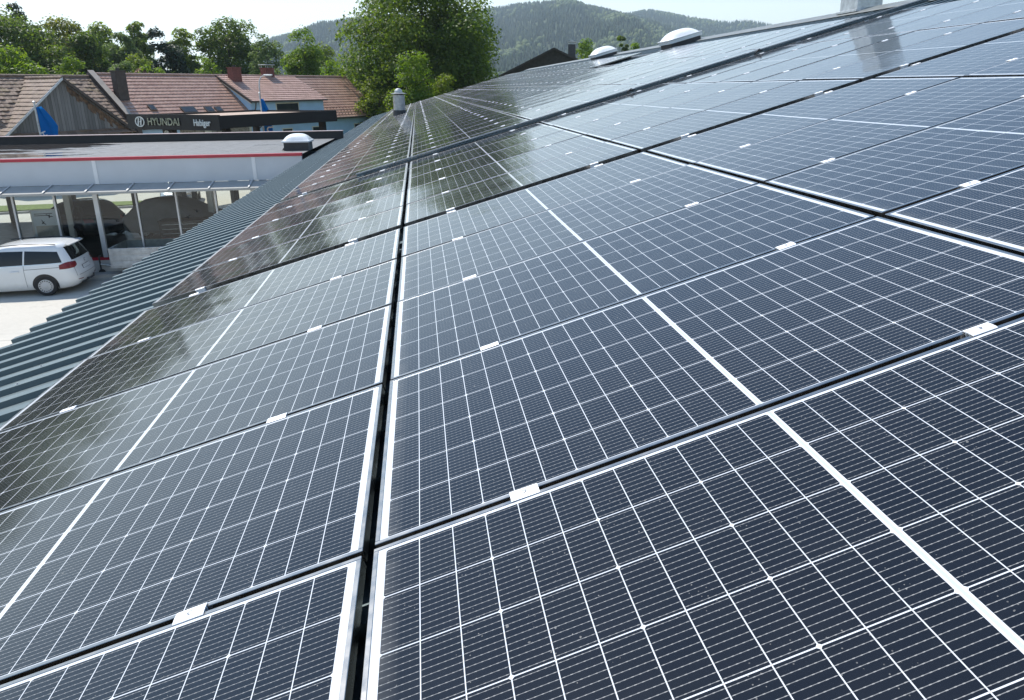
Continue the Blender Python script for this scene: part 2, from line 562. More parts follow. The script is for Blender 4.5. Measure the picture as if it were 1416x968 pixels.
for k in range(22):
    ya, yb = Y0 - 0.05 + k * 3.03, Y0 - 0.05 + (k + 1) * 3.03 + 0.06
    zz = 0.002 * (k % 2)
    a = [(rx - 0.42, ya, rz - 0.42 * math.tan(AL) + 0.050 + zz), (rx - 0.40, ya, rz - 0.40 * math.tan(AL) + 0.062 + zz), (rx - 0.07, ya, rz + 0.055 + zz), (rx, ya, rz + 0.085 + zz), (rx + 0.07, ya, rz + 0.055 + zz), (rx + 0.42, ya, rz - 0.42 * math.tan(AL) + 0.050 + zz)]
    b = [(p[0], yb, p[2]) for p in a]
    mb.grid([a, b])
rc = mb.build('ridge_cap', M['ridge'], hall, M=HM, fixn=False)
rc.modifiers.new('thick', 'SOLIDIFY').thickness = 0.006
mb = MB()                           # walls under the roof
ex, ez = roofpt(EAVE, 0, RZ)[0], roofpt(EAVE, 0, RZ)[2]
xw0, xw1 = ex + 0.5, 2 * rx - ex - 0.5
zw = ez + 0.5 * math.tan(AL) - 0.02
for y in (Y0 + 0.4, Y1 - 0.4):
    mb.prism([(xw0, y, GZ), (xw1, y, GZ), (xw1, y, zw), (rx, y, rz - 0.05), (xw0, y, zw)], (0, 0.15, 0))
mb.box(xw0, xw0 + 0.15, Y0 + 0.55, Y1 - 0.4, GZ, zw)
mb.box(xw1 - 0.15, xw1, Y0 + 0.55, Y1 - 0.4, GZ, zw)
mb.build('wall', M['hallwall'], hall, M=HM)

def slope_mat(X, Y, h):             # matrix of a frame lying in the roof slope
    p = roofpt(X, Y, h)
    q = ROOFM.copy()
    q.translation = (p[0], p[1], p[2] - GZ)
    return q
# domed rooflights near the ridge
def dome_mesh(mb, hx, hy, z0, hgt, n=14):
    P = []
    for i in range(n + 1):
        row = []
        for j in range(n + 1):
            u, v = 2 * i / n - 1, 2 * j / n - 1
            z = hgt * ((1 - u ** 4) * (1 - v ** 4)) ** 0.75 * (0.75 + 0.25 * (1 - u * u) * (1 - v * v))
            row.append((u * hx, v * hy, z0 + z))
        P.append(row)
    mb.grid(P)
def rooflight(X, Y, hx, hy, curb, hgt):
    mm = slope_mat(X, Y, RZ + 0.03)
    c = MB()
    c.box(-hx + 0.05, hx - 0.05, -hy + 0.05, hy - 0.05, -0.02, curb)
    c.grid([[(-hx - 0.12, -hy - 0.12, 0.015), (-hx - 0.12, hy + 0.12, 0.015)], [(hx + 0.12, -hy - 0.12, 0.015), (hx + 0.12, hy + 0.12, 0.015)]])
    r_ = c.build('rooflight', M['dkmetal'], hall, M=mm)
    r_['label'] = 'white domed rooflight on a dark curb near the ridge'
    f_ = MB()
    f_.bbox(-hx, hx, -hy, hy, curb, curb + 0.11, 0.008)
    f_.bbox(-hx - .02, hx + .02, -hy - .02, hy + .02, curb + 0.108, curb + 0.140, 0.006)
    f_.build('rooflight_frame', M['opal'], r_)
    d = MB()
    dome_mesh(d, hx - 0.03, hy - 0.03, curb + 0.137, hgt)
    d.build('dome', M['opal'], r_, smooth=True)
rooflight(9.62, 23.0, 0.58, 0.60, 0.16, 0.24)
rooflight(9.62, 33.6, 0.58, 0.60, 0.16, 0.24)
# square air duct on the ridge
mb = MB()
mb.box(-0.30, 0.30, -0.33, 0.33, -0.25, 1.6)
mb.bbox(-0.33, 0.33, -0.36, 0.36, 1.1, 1.14, 0.005)
mb.bbox(-0.36, 0.36, -0.39, 0.39, -0.02, 0.03, 0.005)
du = mb.build('air_duct', M['galv'], hall, M=Matrix.Translation((10.05, 13.75, rz + 0.02 - GZ)))
# flue beside the last wide gap
fp = at(553, 159, 38.9)
mb = MB()
mb.lathe([(0.36, -0.3), (0.36, -0.05), (0.345, 0.26)], 28, 1)
mb.lathe([(0.31, -0.2), (0.31, 1.05), (0.30, 1.06)], 28, 0)
fl = mb.build('flue', [M['pipe'], M['dkmetal']], hall, M=Matrix.Translation((fp[0], fp[1], fp[2] - GZ)))
mb = MB()
mb.lathe([(0.20, 1.06), (0.22, 1.09), (0.40, 1.10), (0.41, 1.14), (0.22, 1.17), (0.20, 1.29), (0.15, 1.36), (0.06, 1.40), (0.01, 1.41)], 28)
mb.build('flue_cap', M['pipe'], fl, smooth=False)

# ------------------------------------------------------------------ mounting rails
ROWL = 2.1266
STARTS = []                         # Y of the near edge of every panel along the eave, with its block
PIT = 1.058
def block(y, n, name):
    for i in range(n):
        STARTS.append((y + i * PIT, name, i, n))
    return y + n * PIT
y = block(-PIT + 0.010, 5, 'near')
y = block(y + 0.160, 5, 'tray')
y = block(y + 0.330, 10, 'beyond')
y = block(y + 0.12, 18, 'far')
y = block(y + 0.75, 20, 'last')
rl = MB()
rl.box(-0.020, 0.020, 0, 1, -0.040, 0.0)
rl.box(-0.016, -0.006, 0, 1, 0.0, 0.002)
rl.box(0.006, 0.016, 0, 1, 0.0, 0.002)
RLM = rl.mesh('mounting_rail', M['rail'])
ROWNAME = ['lowest row by the eave', 'second row up', 'third row up', 'fourth row up', 'topmost row by the ridge']
for r in range(5):
    for q, nm in ((0.40, 'lower'), (1.68, 'upper')):
        o = bpy.data.objects.new('mounting_rail', RLM)
        COL.objects.link(o)
        p = roofpt((r - 1) * ROWL + 0.016 + q, -1.5, -0.038)
        mm = ROOFM.copy()
        mm.translation = p
        o.matrix_world = mm @ Matrix.Diagonal((1, y + 1.6, 1, 1))
        tag(o, '%s aluminium rail under the solar panels of the %s' % (nm, ROWNAME[r]), 'rail', 'aluminium rails under the panels')

# ------------------------------------------------------------------ solar panels
fr = MB()
L2, W2, lip = PL / 2, PW / 2, 0.0125
fr.bbox(-L2, L2, -W2, -W2 + lip, -0.035, 0.0, 0.0012)
fr.bbox(-L2, L2, W2 - lip, W2, -0.035, 0.0, 0.0012)
fr.bbox(-L2, -L2 + lip, -W2 + lip, W2 - lip, -0.035, 0.0, 0.0012)
fr.bbox(L2 - lip, L2, -W2 + lip, W2 - lip, -0.035, 0.0, 0.0012)
FRM = fr.mesh('frame', M['frame'])
gl = MB()
NX, NY = 14, 10                     # the glass sags a little inside its frame
gx = np.linspace(-L2 + lip, L2 - lip, NX + 1)
gy = np.linspace(-W2 + lip, W2 - lip, NY + 1)
gl.grid([[(x_, y_, -0.0015 - 0.0016 * (1 - (x_ / L2) ** 4) * (1 - (y_ / W2) ** 2)) for y_ in gy] for x_ in gx])
GLM = gl.mesh('glass', M['glass'], smooth=True, fixn=False)
def clamp_mesh(halfw, end=False):
    c = MB()
    ys_ = [-halfw, -halfw * 0.96, -halfw * 0.7, 0.0, halfw * 0.7, halfw * 0.96, halfw]
    zs_ = [0.0006, 0.0022, 0.0040, 0.0046, 0.0040, 0.0022, 0.0006]
    c.prism([(-0.037, a_, b_) for a_, b_ in zip(ys_, zs_)], (0.074, 0, 0))
    c.box(-0.037, 0.037, -0.008, -0.006, -0.036, 0.001)
    c.box(-0.037, 0.037, 0.006, 0.008, -0.036, 0.001)
    c.lathe([(0.0065, 0.0044), (0.0065, 0.0066), (0.0045, 0.0074)], 10, 1)
    return c.mesh('clamp', [M['clamp'], M['bolt']])
CLM = clamp_mesh(0.021)
ORD = ['first', 'second', 'third', 'fourth', 'fifth', 'sixth', 'seventh', 'eighth', 'ninth', 'tenth', 'eleventh', 'twelfth', 'thirteenth', 'fourteenth', 'fifteenth', 'sixteenth', 'seventeenth', 'eighteenth', 'nineteenth', 'twentieth']
PROTO = None
def panel_label(r, name, i, n):
    row = ROWNAME[r]
    if name == 'near':
        return '%s solar panel before the nearest wide gap, %s' % (ORD[n - 1 - i], row)
    if name == 'tray':
        return '%s solar panel before the cable tray gap, %s' % (ORD[n - 1 - i], row)
    if name == 'beyond':
        return '%s solar panel past the cable tray gap, %s' % (ORD[i], row)
    if name == 'far':
        return '%s solar panel past the third wide gap, %s' % (ORD[i], row)
    return 'small far solar panel in the last block beyond the flue, %s' % row
for (ys_, name, i, n) in STARTS:
    for r in range(5):
        if r == 4 and name == 'far' and i < 3:
            continue                # bare sheet beside the rooflight
        if r in (0, 4) and name == 'near' and i == 0 and r == 4:
            continue
        X = (r - 1) * ROWL + 0.0163 + PL / 2
        jit = Matrix.Rotation(R(random.gauss(0, 0.19)), 4, 'X') @ Matrix.Rotation(R(random.gauss(0, 0.11)), 4, 'Y')
        p = roofpt(X, ys_ + PW / 2, random.uniform(-0.001, 0.001))
        mm = ROOFM.copy()
        mm.translation = p
        o = bpy.data.objects.new('solar_panel', None)
        o.empty_display_size = 0.2
        COL.objects.link(o)
        o.matrix_world = mm @ jit
        tag(o, panel_label(r, name, i, n), 'solar panel', 'solar panels on the hall roof' if name != 'last' else 'far solar panels beyond the flue, %s' % ROWNAME[r])
        for nm, me in (('frame', FRM), ('glass', GLM)):
            c = bpy.data.objects.new(nm, me)
            COL.objects.link(c)
            c.parent = o
        for q in (0.40, 1.68):
            c = bpy.data.objects.new('clamp', CLM)
            COL.objects.link(c)
            c.parent = o
            c.location = (q - PL / 2 + random.uniform(-0.012, 0.012), W2 + 0.010, 0.0)
            c.rotation_euler = (R(random.gauss(0, 1.5)), R(random.gauss(0, 1.0)), R(random.gauss(0, 1.0)))
        if i == 0 and name != 'near':
            for q in (0.40, 1.68):
                c = bpy.data.objects.new('clamp', CLM)
                COL.objects.link(c)
                c.parent = o
                c.location = (q - PL / 2 + random.uniform(-0.012, 0.012), -W2 - 0.010, 0.0)

# cable tray lying up the slope in the second wide gap
ty = STARTS[10][0] - 0.20
tr = MB()
TL = 11.05
tr.box(0, TL, -0.060, -0.058, 0.0, 0.050)
tr.box(0, TL, 0.058, 0.060, 0.0, 0.050)
tr.box(0, TL, -0.058, 0.058, 0.0, 0.002)
tr.box(0, TL, -0.060, -0.050, 0.0505, 0.0530, 1)
tr.box(0, TL, 0.040, 0.060, 0.0505, 0.0540, 1)
tmm = ROOFM.copy()
tmm.translation = roofpt(-0.84, ty, 0.004)
t_o = empty('cable_tray', M=tmm, label='long perforated metal cable tray running up the roof slope to the ridge', cat='cable tray')
tr.build('channel', [M['tray'], M['rail']], t_o)
cb = MB()
for k, (yy, zz) in enumerate(((-0.03, 0.013), (0.0, 0.012), (0.028, 0.014), (-0.012, 0.028))):
    cb.tube([(0.1 + 0.02 * k + s_, yy + 0.006 * math.sin(s_ * 2.1 + k), zz + 0.003 * math.sin(s_ * 3 + k)) for s_ in np.linspace(0, TL - 0.3, 30)], 0.008, 6)
cb.build('cable', M['black'], t_o, smooth=True)
lid = MB()
for s_ in np.arange(0.6, TL, 2.0):
    lid.box(s_, s_ + 0.03, -0.064, 0.064, 0.0545, 0.057)
lid.build('bracket', M['galv'], t_o)
for s_ in (2.42 + 2.05, 2.42 + 4.3):
    k = MB()
    k.tube([(s_, -0.064, 0.01), (s_ + 0.02, -0.070, 0.03), (s_ + 0.07, -0.068, 0.056), (s_ + 0.10, -0.05, 0.064)], 0.009, 6)
    k.tube([(s_ + 0.06, -0.067, 0.045), (s_ + 0.13, -0.071, 0.034)], 0.013, 6)
    k.build('cable_tie', M['black'], t_o, smooth=True)

# ------------------------------------------------------------------ showroom across the yard
FY = 24.26                          # facade plane (world y at x = -3.7)
FA = math.atan2(24.448 - 24.129, -13.30 + 3.537)
SM = Matrix.Translation((-3.86, 24.14, GZ)) @ Matrix.Rotation(-0.0327, 4, 'Z')
show = empty('showroom', M=SM, label='flat-roofed glass-fronted showroom with grey fascia and red roof edge', cat='building')
# local frame: x along the facade (negative to the left), y into the building, z above the ground
SW, SD = 20.0, 8.3
M['fascia'] = var_mat('grey_fascia_sheet', (0.50, 0.53, 0.56), 0.5, 0.0, 0.05, 1.2)
M['red'] = var_mat('red_trim', (0.40, 0.025, 0.045), 0.4, 0, 0.15, 2)
M['mull'] = var_mat('silver_mullion', (0.55, 0.56, 0.56), 0.4, 0.3, 0.08, 3)
M['postdk'] = var_mat('dark_post', (0.10, 0.10, 0.095), 0.5, 0, 0.15, 3)
M['floor'] = var_mat('grey_tiled_floor', (0.10, 0.10, 0.10), 0.4, 0, 0.12, 2)
M['plinth'] = var_mat('pale_plinth', (0.52, 0.52, 0.49), 0.7, 0, 0.15, 2)
def pane_mat(name, tint, extra):
    t = NT(name)
    fr_ = t.n('ShaderNodeFresnel')
    fr_.inputs[0].default_value = 1.5
    tr = t.n('ShaderNodeBsdfTransparent')
    tr.inputs[0].default_value = (*tint, 1)
    gl_ = t.n('ShaderNodeBsdfGlossy')
    gl_.inputs['Roughness'].default_value = 0.0
    mx = t.n('ShaderNodeMixShader')
    t.set(mx.inputs[0], t.math('ADD', t.math('MULTIPLY', fr_.outputs[0], 1.3), extra, clamp=True))
    t.t.links.new(tr.outputs[0], mx.inputs[1])
    t.t.links.new(gl_.outputs[0], mx.inputs[2])
    t.t.links.new(mx.outputs[0], t.out.inputs['Surface'])
    return t.mat
M['pane'] = pane_mat('shop_window_glass', (0.86, 0.89, 0.86), 0.0)
M['pane_back'] = pane_mat('rear_window_glass', (0.90, 0.93, 0.90), 0.0)
def flatroof_mat():
    t = NT('wet_flat_roof')
    co = t.coord()
    x, y, z = t.xyz(co)[:3]
    n1 = t.noise(t.scale(co, (0.25, 0.9, 1)), 1.0, 5, 0.6)
    bias = t.remap(x, -12.5, -6.0, 0.16, -0.14)
    wet = t.remap(t.math('ADD', n1, bias), 0.50, 0.56)
    c = t.mix(t.remap(t.noise(co, 3, 5), 0.3, 0.7), (0.11, 0.11, 0.108), (0.17, 0.17, 0.165))
    c = t.mix(wet, c, t.mix(t.remap(t.noise(co, 5, 6, 0.7), 0.4, 0.65), (0.035, 0.03, 0.028), (0.10, 0.085, 0.075)))
    seam = t.math('LESS_THAN', t.math('ABSOLUTE', t.math('SUBTRACT', t.math('FLOORED_MODULO', t.math('ADD', x, t.math('MULTIPLY', y, 0.02)), 1.0), 0.5)), 0.018)
    dash = t.math('LESS_THAN', t.math('FLOORED_MODULO', y, 0.5), 0.30)
    c = t.mix(t.math('MULTIPLY', t.math('MULTIPLY', seam, dash), 0.8), c, (0.05, 0.05, 0.05))
    t.bsdf(c, t.remap(wet, 0, 1, 0.7, 0.05), 0)
    return t.mat
ZT = 4.02                           # top of the red edge above the ground
mb = MB()
mb.box(-SW, 0, 0.0, 0.10, 3.13, ZT - 0.10)
mb.build('fascia', M['fascia'], show)
mb = MB()
for x in np.arange(-1.6, -SW, -5.05):
    mb.box(x - 0.06, x + 0.06, -0.012, -0.001, 3.14, ZT - 0.105)
mb.build('fascia_joint', var_mat('joint_cover', (0.66, 0.68, 0.70), 0.4, 0.1, 0.05, 2), show)
mb = MB()
mb.bbox(-SW, 0.02, -0.05, 0.11, ZT - 0.10, ZT, 0.008)
mb.build('roof_edge', M['red'], show)
mb = MB()
mb.grid([[(x, y, ZT - 0.045) for y in (0.11, 4, SD - 0.2)] for x in (-SW, -10, 0)])
mb.build('roof', flatroof_mat(), show)
mb = MB()
mb.box(-SW, 0.35, SD - 0.2, SD, 0.0 + 3.2, ZT + 0.27)
mb.build('parapet', var_mat('black_parapet', (0.015, 0.015, 0.016), 0.5, 0, 0.2, 2), show)
mb = MB()
mb.bbox(-SW, 0.37, SD - 0.25, SD + 0.05, ZT + 0.27, ZT + 0.30, 0.006)
mb.build('parapet_cap', var_mat('pinkish_metal_cap', (0.42, 0.32, 0.30), 0.45, 0.2, 0.2, 2), show)
mb = MB()
mb.box(-SW, 0, 0.12, SD - 0.22, 3.35, 3.45)
mb.build('ceiling', var_mat('showroom_ceiling', (0.30, 0.30, 0.29), 0.8, 0, 0.06, 1), show)
mb = MB()
mb.box(-SW, 0, 0.12, SD - 0.01, 0.004, 0.60)
mb.build('floor_slab', M['floor'], show)
mb = MB()
mb.box(-0.15, 0, 0.12, SD - 0.22, 0.602, 3.348)
mb.box(-SW, -SW + 0.15, 0.12, SD - 0.22, 0.602, 3.348)
mb.build('side_wall', M['plinth'], show)
# sun shade strip with brackets
mb = MB()
mb.prism([(-SW, -0.62, 2.93), (0, -0.62, 2.93), (0, -0.002, 3.10), (-SW, -0.002, 3.10)], (0, 0, 0.02))
mb.bbox(-SW, 0, -0.66, -0.62, 2.88, 2.955, 0.006)
sh = mb.build('sunshade', var_mat('pale_sunshade', (0.36, 0.355, 0.33), 0.8, 0.0, 0.06, 2), show)
mb = MB()
for i in range(16):
    x = -0.45 - i * 1.272
    mb.prism([(x, -0.655, 2.965), (x, -0.655, 2.99), (x, -0.002, 3.155), (x, -0.002, 3.125)], (0.045, 0, 0))
mb.build('bracket', M['mull'], sh)
SILL = 0.63
mb = MB()
mb.box(-SW, 0, 0.0, 0.10, 0.004, SILL - 0.10)
pl_ = mb.build('plinth', M['plinth'], show)
mb = MB()
mb.box(-SW, 0, -0.004, 0.10, SILL - 0.098, SILL)
mb.build('plinth_stripe', M['red'], pl_)
mb = MB()
mb.box(-9.2, -6.05, -0.45, -0.004, 0.004, 0.13)
mb.build('doorstep', var_mat('concrete_step', (0.42, 0.41, 0.38), 0.8, 0, 0.2, 3), show)
MUL = [-0.45 - i * 1.272 for i in range(16)]
for i, x in enumerate(MUL):
    wdt = 0.075 if i % 4 == 1 else 0.03
    mb = MB()
    mb.bbox(x - wdt, x + wdt, -0.02, 0.09, SILL + 0.001, 3.12, 0.006)
    mb.build('mullion', M['mull'], show)
    if i:
        mb = MB()
        mb.add([(x + wdt, 0.03, SILL), (MUL[i - 1] - 0.03, 0.03, SILL), (MUL[i - 1] - 0.03, 0.03, 3.12), (x + wdt, 0.03, 3.12)], [(0, 1, 2, 3)])
        mb.build('pane', M['pane'], show)
for x in np.arange(-1.3, -SW, -2.54):
    mb = MB()
    mb.bbox(x - 0.10, x + 0.10, SD - 0.21, SD - 0.03, 0.602, 3.3, 0.006)
    mb.build('post', M['postdk'], show)
    mb = MB()
    mb.add([(x - 0.10, SD - 0.1, 0.602), (x - 2.44, SD - 0.1, 0.602), (x - 2.44, SD - 0.1, 3.2), (x - 0.10, SD - 0.1, 3.2)], [(0, 1, 2, 3)])
    mb.build('rear_pane', M['pane_back'], show)
for x in np.arange(-4.2, -SW, -5.1):
    mb = MB()
    mb.bbox(x - 0.11, x + 0.11, 3.2, 3.42, 0.602, 3.348, 0.01)
    mb.build('column', M['mull'], show)
mb = MB()
mb.box(-SW, 0, SD - 0.16, SD - 0.12, 2.2, 2.27)
mb.build('rear_transom', M['postdk'], show)
# bird stickers on the glass
def bird(x, z, s, rot):
    pts = [(-1, .25), (-.55, .32), (-.2, .1), (-.12, .38), (0, .5), (.1, .36), (.16, .08), (.5, .22), (1, .1), (.55, -.02), (.2, -.16), (.12, -.5), (-.06, -.5), (-.1, -.16), (-.5, .1)]
    c_, s_ = math.cos(rot), math.sin(rot)
    mb = MB()
    mb.prism([(x + s * (c_ * a - s_ * b), 0.024, z + s * (s_ * a + c_ * b)) for a, b in pts], (0, 0.004, 0))
    mb.build('bird_sticker', M['black'], show)
SI = SM.inverted()
def loc(x, y, Y):
    return SI @ Vector(at(x, y, Y))
for px, py, s_, a in ((65, 300, .13, -.3), (56.5, 309, .12, -.9), (170, 297.5, .11, .7), (160, 306, .10, -.5), (272, 291.5, .12, -.2), (259.5, 300, .12, .5)):
    q = loc(px, py, 24.3)
    bird(q.x, q.z, s_, a)
# rooflight on the flat roof
q = SI @ Vector(onz(409, 207, GZ + ZT))
mb = MB()
mb.box(-0.43, 0.43, -0.43, 0.43, -0.06, 0.24)
mb.grid([[(-0.50, -0.48, -0.03), (-0.50, 0.48, -0.03)], [(-0.43, -0.43, 0.08), (-0.43, 0.43, 0.08)]])
rl_ = mb.build('rooflight', M['dkmetal'], show, M=Matrix.Translation((q.x, q.y + 0.55, q.z)))
mb = MB()
mb.bbox(-0.49, 0.49, -0.49, 0.49, 0.24, 0.31, 0.015)
mb.build('rooflight_frame', M['opal'], rl_)
mb = MB()
dome_mesh(mb, 0.46, 0.46, 0.308, 0.24)
mb.build('dome', M['opal'], rl_, smooth=True)
# notice board behind the glass
q = loc(67, 318, 25.0)
nb = empty('notice_board', SM @ Vector((q.x, q.y, 0.602)), 0.05, 'white framed notice board standing behind the showroom glass', 'notice board')
mb = MB()
mb.box(-0.40, 0.40, -0.015, 0.015, 0.62, 1.62)
mb.build('board', var_mat('white_board', (0.62, 0.68, 0.72), 0.5, 0, 0.05, 2), nb)
mb = MB()
for a in (-0.44, 0.40):
    mb.bbox(a, a + 0.04, -0.025, 0.025, 0.0, 1.66, 0.004)
mb.bbox(-0.40, 0.40, -0.025, 0.025, 1.62, 1.66, 0.004)
mb.build('frame', M['mull'], nb)
mb = MB()
mb.box(-0.34, 0.34, -0.021, -0.016, 0.66, 1.10)
mb.build('poster', var_mat('beige_poster', (0.45, 0.42, 0.36), 0.6, 0, 0.3, 3), nb)
mb = MB()
for k in range(2):
    mb.box(-0.33, 0.22 - 0.1 * k, -0.019, -0.016, 1.50 - 0.06 * k, 1.525 - 0.06 * k)
mb.build('text_line', M['black'], nb)
# tool chest
q = loc(257, 331, 25.35)
tc = empty('tool_chest', SM @ Vector((q.x, q.y + 0.3, 0.602)), 0.0, 'black tool chest with dark red lower drawers behind the showroom window', 'tool chest')
mb = MB()
mb.bbox(-0.85, 0.85, -0.28, 0.28, 0.08, 1.0, 0.015)
mb.build('cabinet', var_mat('chest_black', (0.012, 0.012, 0.013), 0.35, 0, 0.2, 3), tc)
for k in range(5):
    mb = MB()
    z0 = 0.12 + k * 0.165
    mb.bbox(-0.80, 0.80, -0.295, -0.281, z0, z0 + 0.145, 0.004)
    mb.bbox(-0.74, 0.74, -0.315, -0.296, z0 + 0.115, z0 + 0.135, 0.004, 1)
    mb.build('drawer', [M['red'] if k < 2 else M['black'], M['galv']], tc)
mb = MB()
mb.bbox(-0.87, 0.87, -0.30, 0.30, 1.001, 1.04, 0.01)
mb.build('top', M['black'], tc)
for a in (-0.7, 0.7):
    for b in (-0.2, 0.2):
        mb = MB()
        mb.lathe([(0.05, -0.02), (0.05, 0.02)], 14, M=Matrix.Translation((a, b, 0.05)) @ Matrix.Rotation(R(90), 4, 'Y'))
        mb.build('caster', M['black'], tc)

# ------------------------------------------------------------------ cars
def ring(xf, xr, hw, rf, rr, ns=10, nc=6, bow_f=0.10, bow_r=0.06):
    pts = []
    def corner(cx, cy, rad, a0):
        for k in range(nc + 1):
            a = a0 + R(90) * k / nc
            pts.append((cx + rad * math.cos(a), cy + rad * math.sin(a)))
    rf, rr = min(rf, hw * 0.95), min(rr, hw * 0.95)
    # right side -> rear ... counter clockwise from front right
    corner(xf - rf, hw - rf, rf, 0)
    for k in range(1, ns):
        x = (xf - rf) + ((xr + rr) - (xf - rf)) * k / ns
        pts.append((x, hw))
    corner(xr + rr, hw - rr, rr, R(90))
    for k in range(1, 6):
        pts.append((xr, (hw - rr) * (1 - 2 * k / 6)))
    corner(xr + rr, -hw + rr, rr, R(180))
    for k in range(1, ns):
        x = (xr + rr) + ((xf - rf) - (xr + rr)) * k / ns
        pts.append((x, -hw))
    corner(xf - rf, -hw + rf, rf, R(270))
    for k in range(1, 6):
        pts.append((xf, (-hw + rf) * (1 - 2 * k / 6)))
    out = []
    for x, yv in pts:               # bow the ends and pinch the sides slightly
        t_ = yv / hw if hw else 0
        if x > (xf + xr) / 2:
            s_ = (x - (xf + xr) / 2) / ((xf - xr) / 2)
            yv2 = yv * (1 - 0.07 * max(0, s_ - 0.45) ** 2 / 0.3)
            x -= bow_f * t_ * t_ * max(0, s_)
        else:
            s_ = ((xf + xr) / 2 - x) / ((xf - xr) / 2)
            yv2 = yv * (1 - 0.05 * max(0, s_ - 0.5) ** 2 / 0.25)
            x += bow_r * t_ * t_ * max(0, s_)
        out.append((x, yv2))
    return out
class CarShape:
    def __init__(s, levels):
        s.lv = levels
        zs = [l[0] for l in levels]
        fz = []
        for a, b in zip(zs[:-1], zs[1:]):
            k = max(1, int((b - a) / 0.05))
            fz += [a + (b - a) * i / k for i in range(k)]
        s.z = fz + [zs[-1]]
        s.rings = [ring(*s.at(z)) for z in s.z]
    def at(s, z):
        zs = [l[0] for l in s.lv]
        return [float(np.interp(z, zs, [l[k] for l in s.lv])) for k in range(1, 6)]
    def body(s):
        mb = MB()
        n = len(s.rings[0])
        vs = [(p[0], p[1], z) for r_, z in zip(s.rings, s.z) for p in r_]
        fs = []
        for k in range(len(s.z) - 1):
            for i in range(n):
                j = (i + 1) % n
                fs.append((k * n + i, k * n + j, k * n + n + j, k * n + n + i))
        fs.append(tuple(range(n - 1, -1, -1)))
        fs.append(tuple((len(s.z) - 1) * n + i for i in range(n)))
        mb.add(vs, fs)
        return mb
    def side(s, x, z, sgn, off):    # point on the flank
        xf, xr, hw, rf, rr = s.at(z)
        r_ = ring(xf, xr, hw, rf, rr)
        best = None
        n = len(r_)
        for i in range(n):
            a, b = r_[i], r_[(i + 1) % n]
            if (a[1] + b[1]) * sgn < 0:
                continue
            lo, hi = min(a[0], b[0]), max(a[0], b[0])
            if hi - lo > 1e-5 and lo - 1e-6 <= x <= hi + 1e-6:
                t_ = (x - a[0]) / (b[0] - a[0])
                yv = a[1] + (b[1] - a[1]) * t_
                if best is None or abs(yv) > abs(best):
                    best = yv
        if best is None:
            best = sgn * hw
        return (x, best + sgn * off, z)
    def end(s, y_, z, rear, off):   # point on the tail or nose
        xf, xr, hw, rf, rr = s.at(z)
        r_ = ring(xf, xr, hw, rf, rr)
        best = None
        n = len(r_)
        for i in range(n):
            a, b = r_[i], r_[(i + 1) % n]
            lo, hi = min(a[1], b[1]), max(a[1], b[1])
            if hi - lo > 1e-5 and lo - 1e-6 <= y_ <= hi + 1e-6:
                t_ = (y_ - a[1]) / (b[1] - a[1])
                xv = a[0] + (b[0] - a[0]) * t_
                if best is None or (xv < best if rear else xv > best):
                    best = xv
        if best is None:
            best = xr if rear else xf
        return (best + (-off if rear else off), y_, z)
    def patch(s, mb, quad, fn, n=10, m_=6, mi=0):
        # quad: 4 (u, z) corners, counter clockwise; fn maps (u, z) to a point; the patch follows the skin
        (a, b, c, d) = [np.array(q, float) for q in quad]
        P = []
        for i in range(n + 1):
            u = i / n
            P.append([fn(*((a * (1 - u) + b * u) * (1 - v) + (d * (1 - u) + c * u) * v)) for v in [j / m_ for j in range(m_ + 1)]])
        mb.grid(P, mi)
def paint(name, col, rough=0.22, metal=0.0):
    t = NT(name)
    n_ = t.noise(t.coord(), 3.0, 4)
    c = t.mix(t.remap(n_, 0.3, 0.7), tuple(x * 0.95 for x in col), col)
    z = t.xyz(t.coord())[2]
    d = t.remap(t.math('ADD', z, t.math('MULTIPLY', t.noise(t.coord(), 8, 4), 0.3)), 0.35, 0.65, 0.30, 0.0)
    c = t.mix(d, c, (0.35, 0.32, 0.27))
    t.bsdf(c, rough, metal, Coat_Weight=0.7, Coat_Roughness=0.06)
    return t.mat
M['carglass'] = var_mat('tinted_car_glass', (0.010, 0.012, 0.013), 0.04, 0, 0.1, 2)
M['tyre'] = var_mat('rubber_tyre', (0.018, 0.018, 0.018), 0.8, 0, 0.2, 12)
M['hub'] = var_mat('silver_hubcap', (0.42, 0.43, 0.44), 0.35, 0.35, 0.06, 6)
M['chrome'] = var_mat('chrome_trim', (0.72, 0.73, 0.74), 0.16, 0.9, 0.05, 6)
M['lamp_red'] = var_mat('red_lamp_glass', (0.17, 0.006, 0.012), 0.12, 0, 0.2, 9)
M['seam'] = var_mat('panel_gap', (0.02, 0.02, 0.02), 0.7, 0, 0.1, 9)
M['plate'] = var_mat('white_plate', (0.66, 0.67, 0.66), 0.4, 0, 0.05, 9)
M['lamp_clear'] = var_mat('clear_lamp_glass', (0.55, 0.58, 0.60), 0.08, 0.4, 0.2, 9)
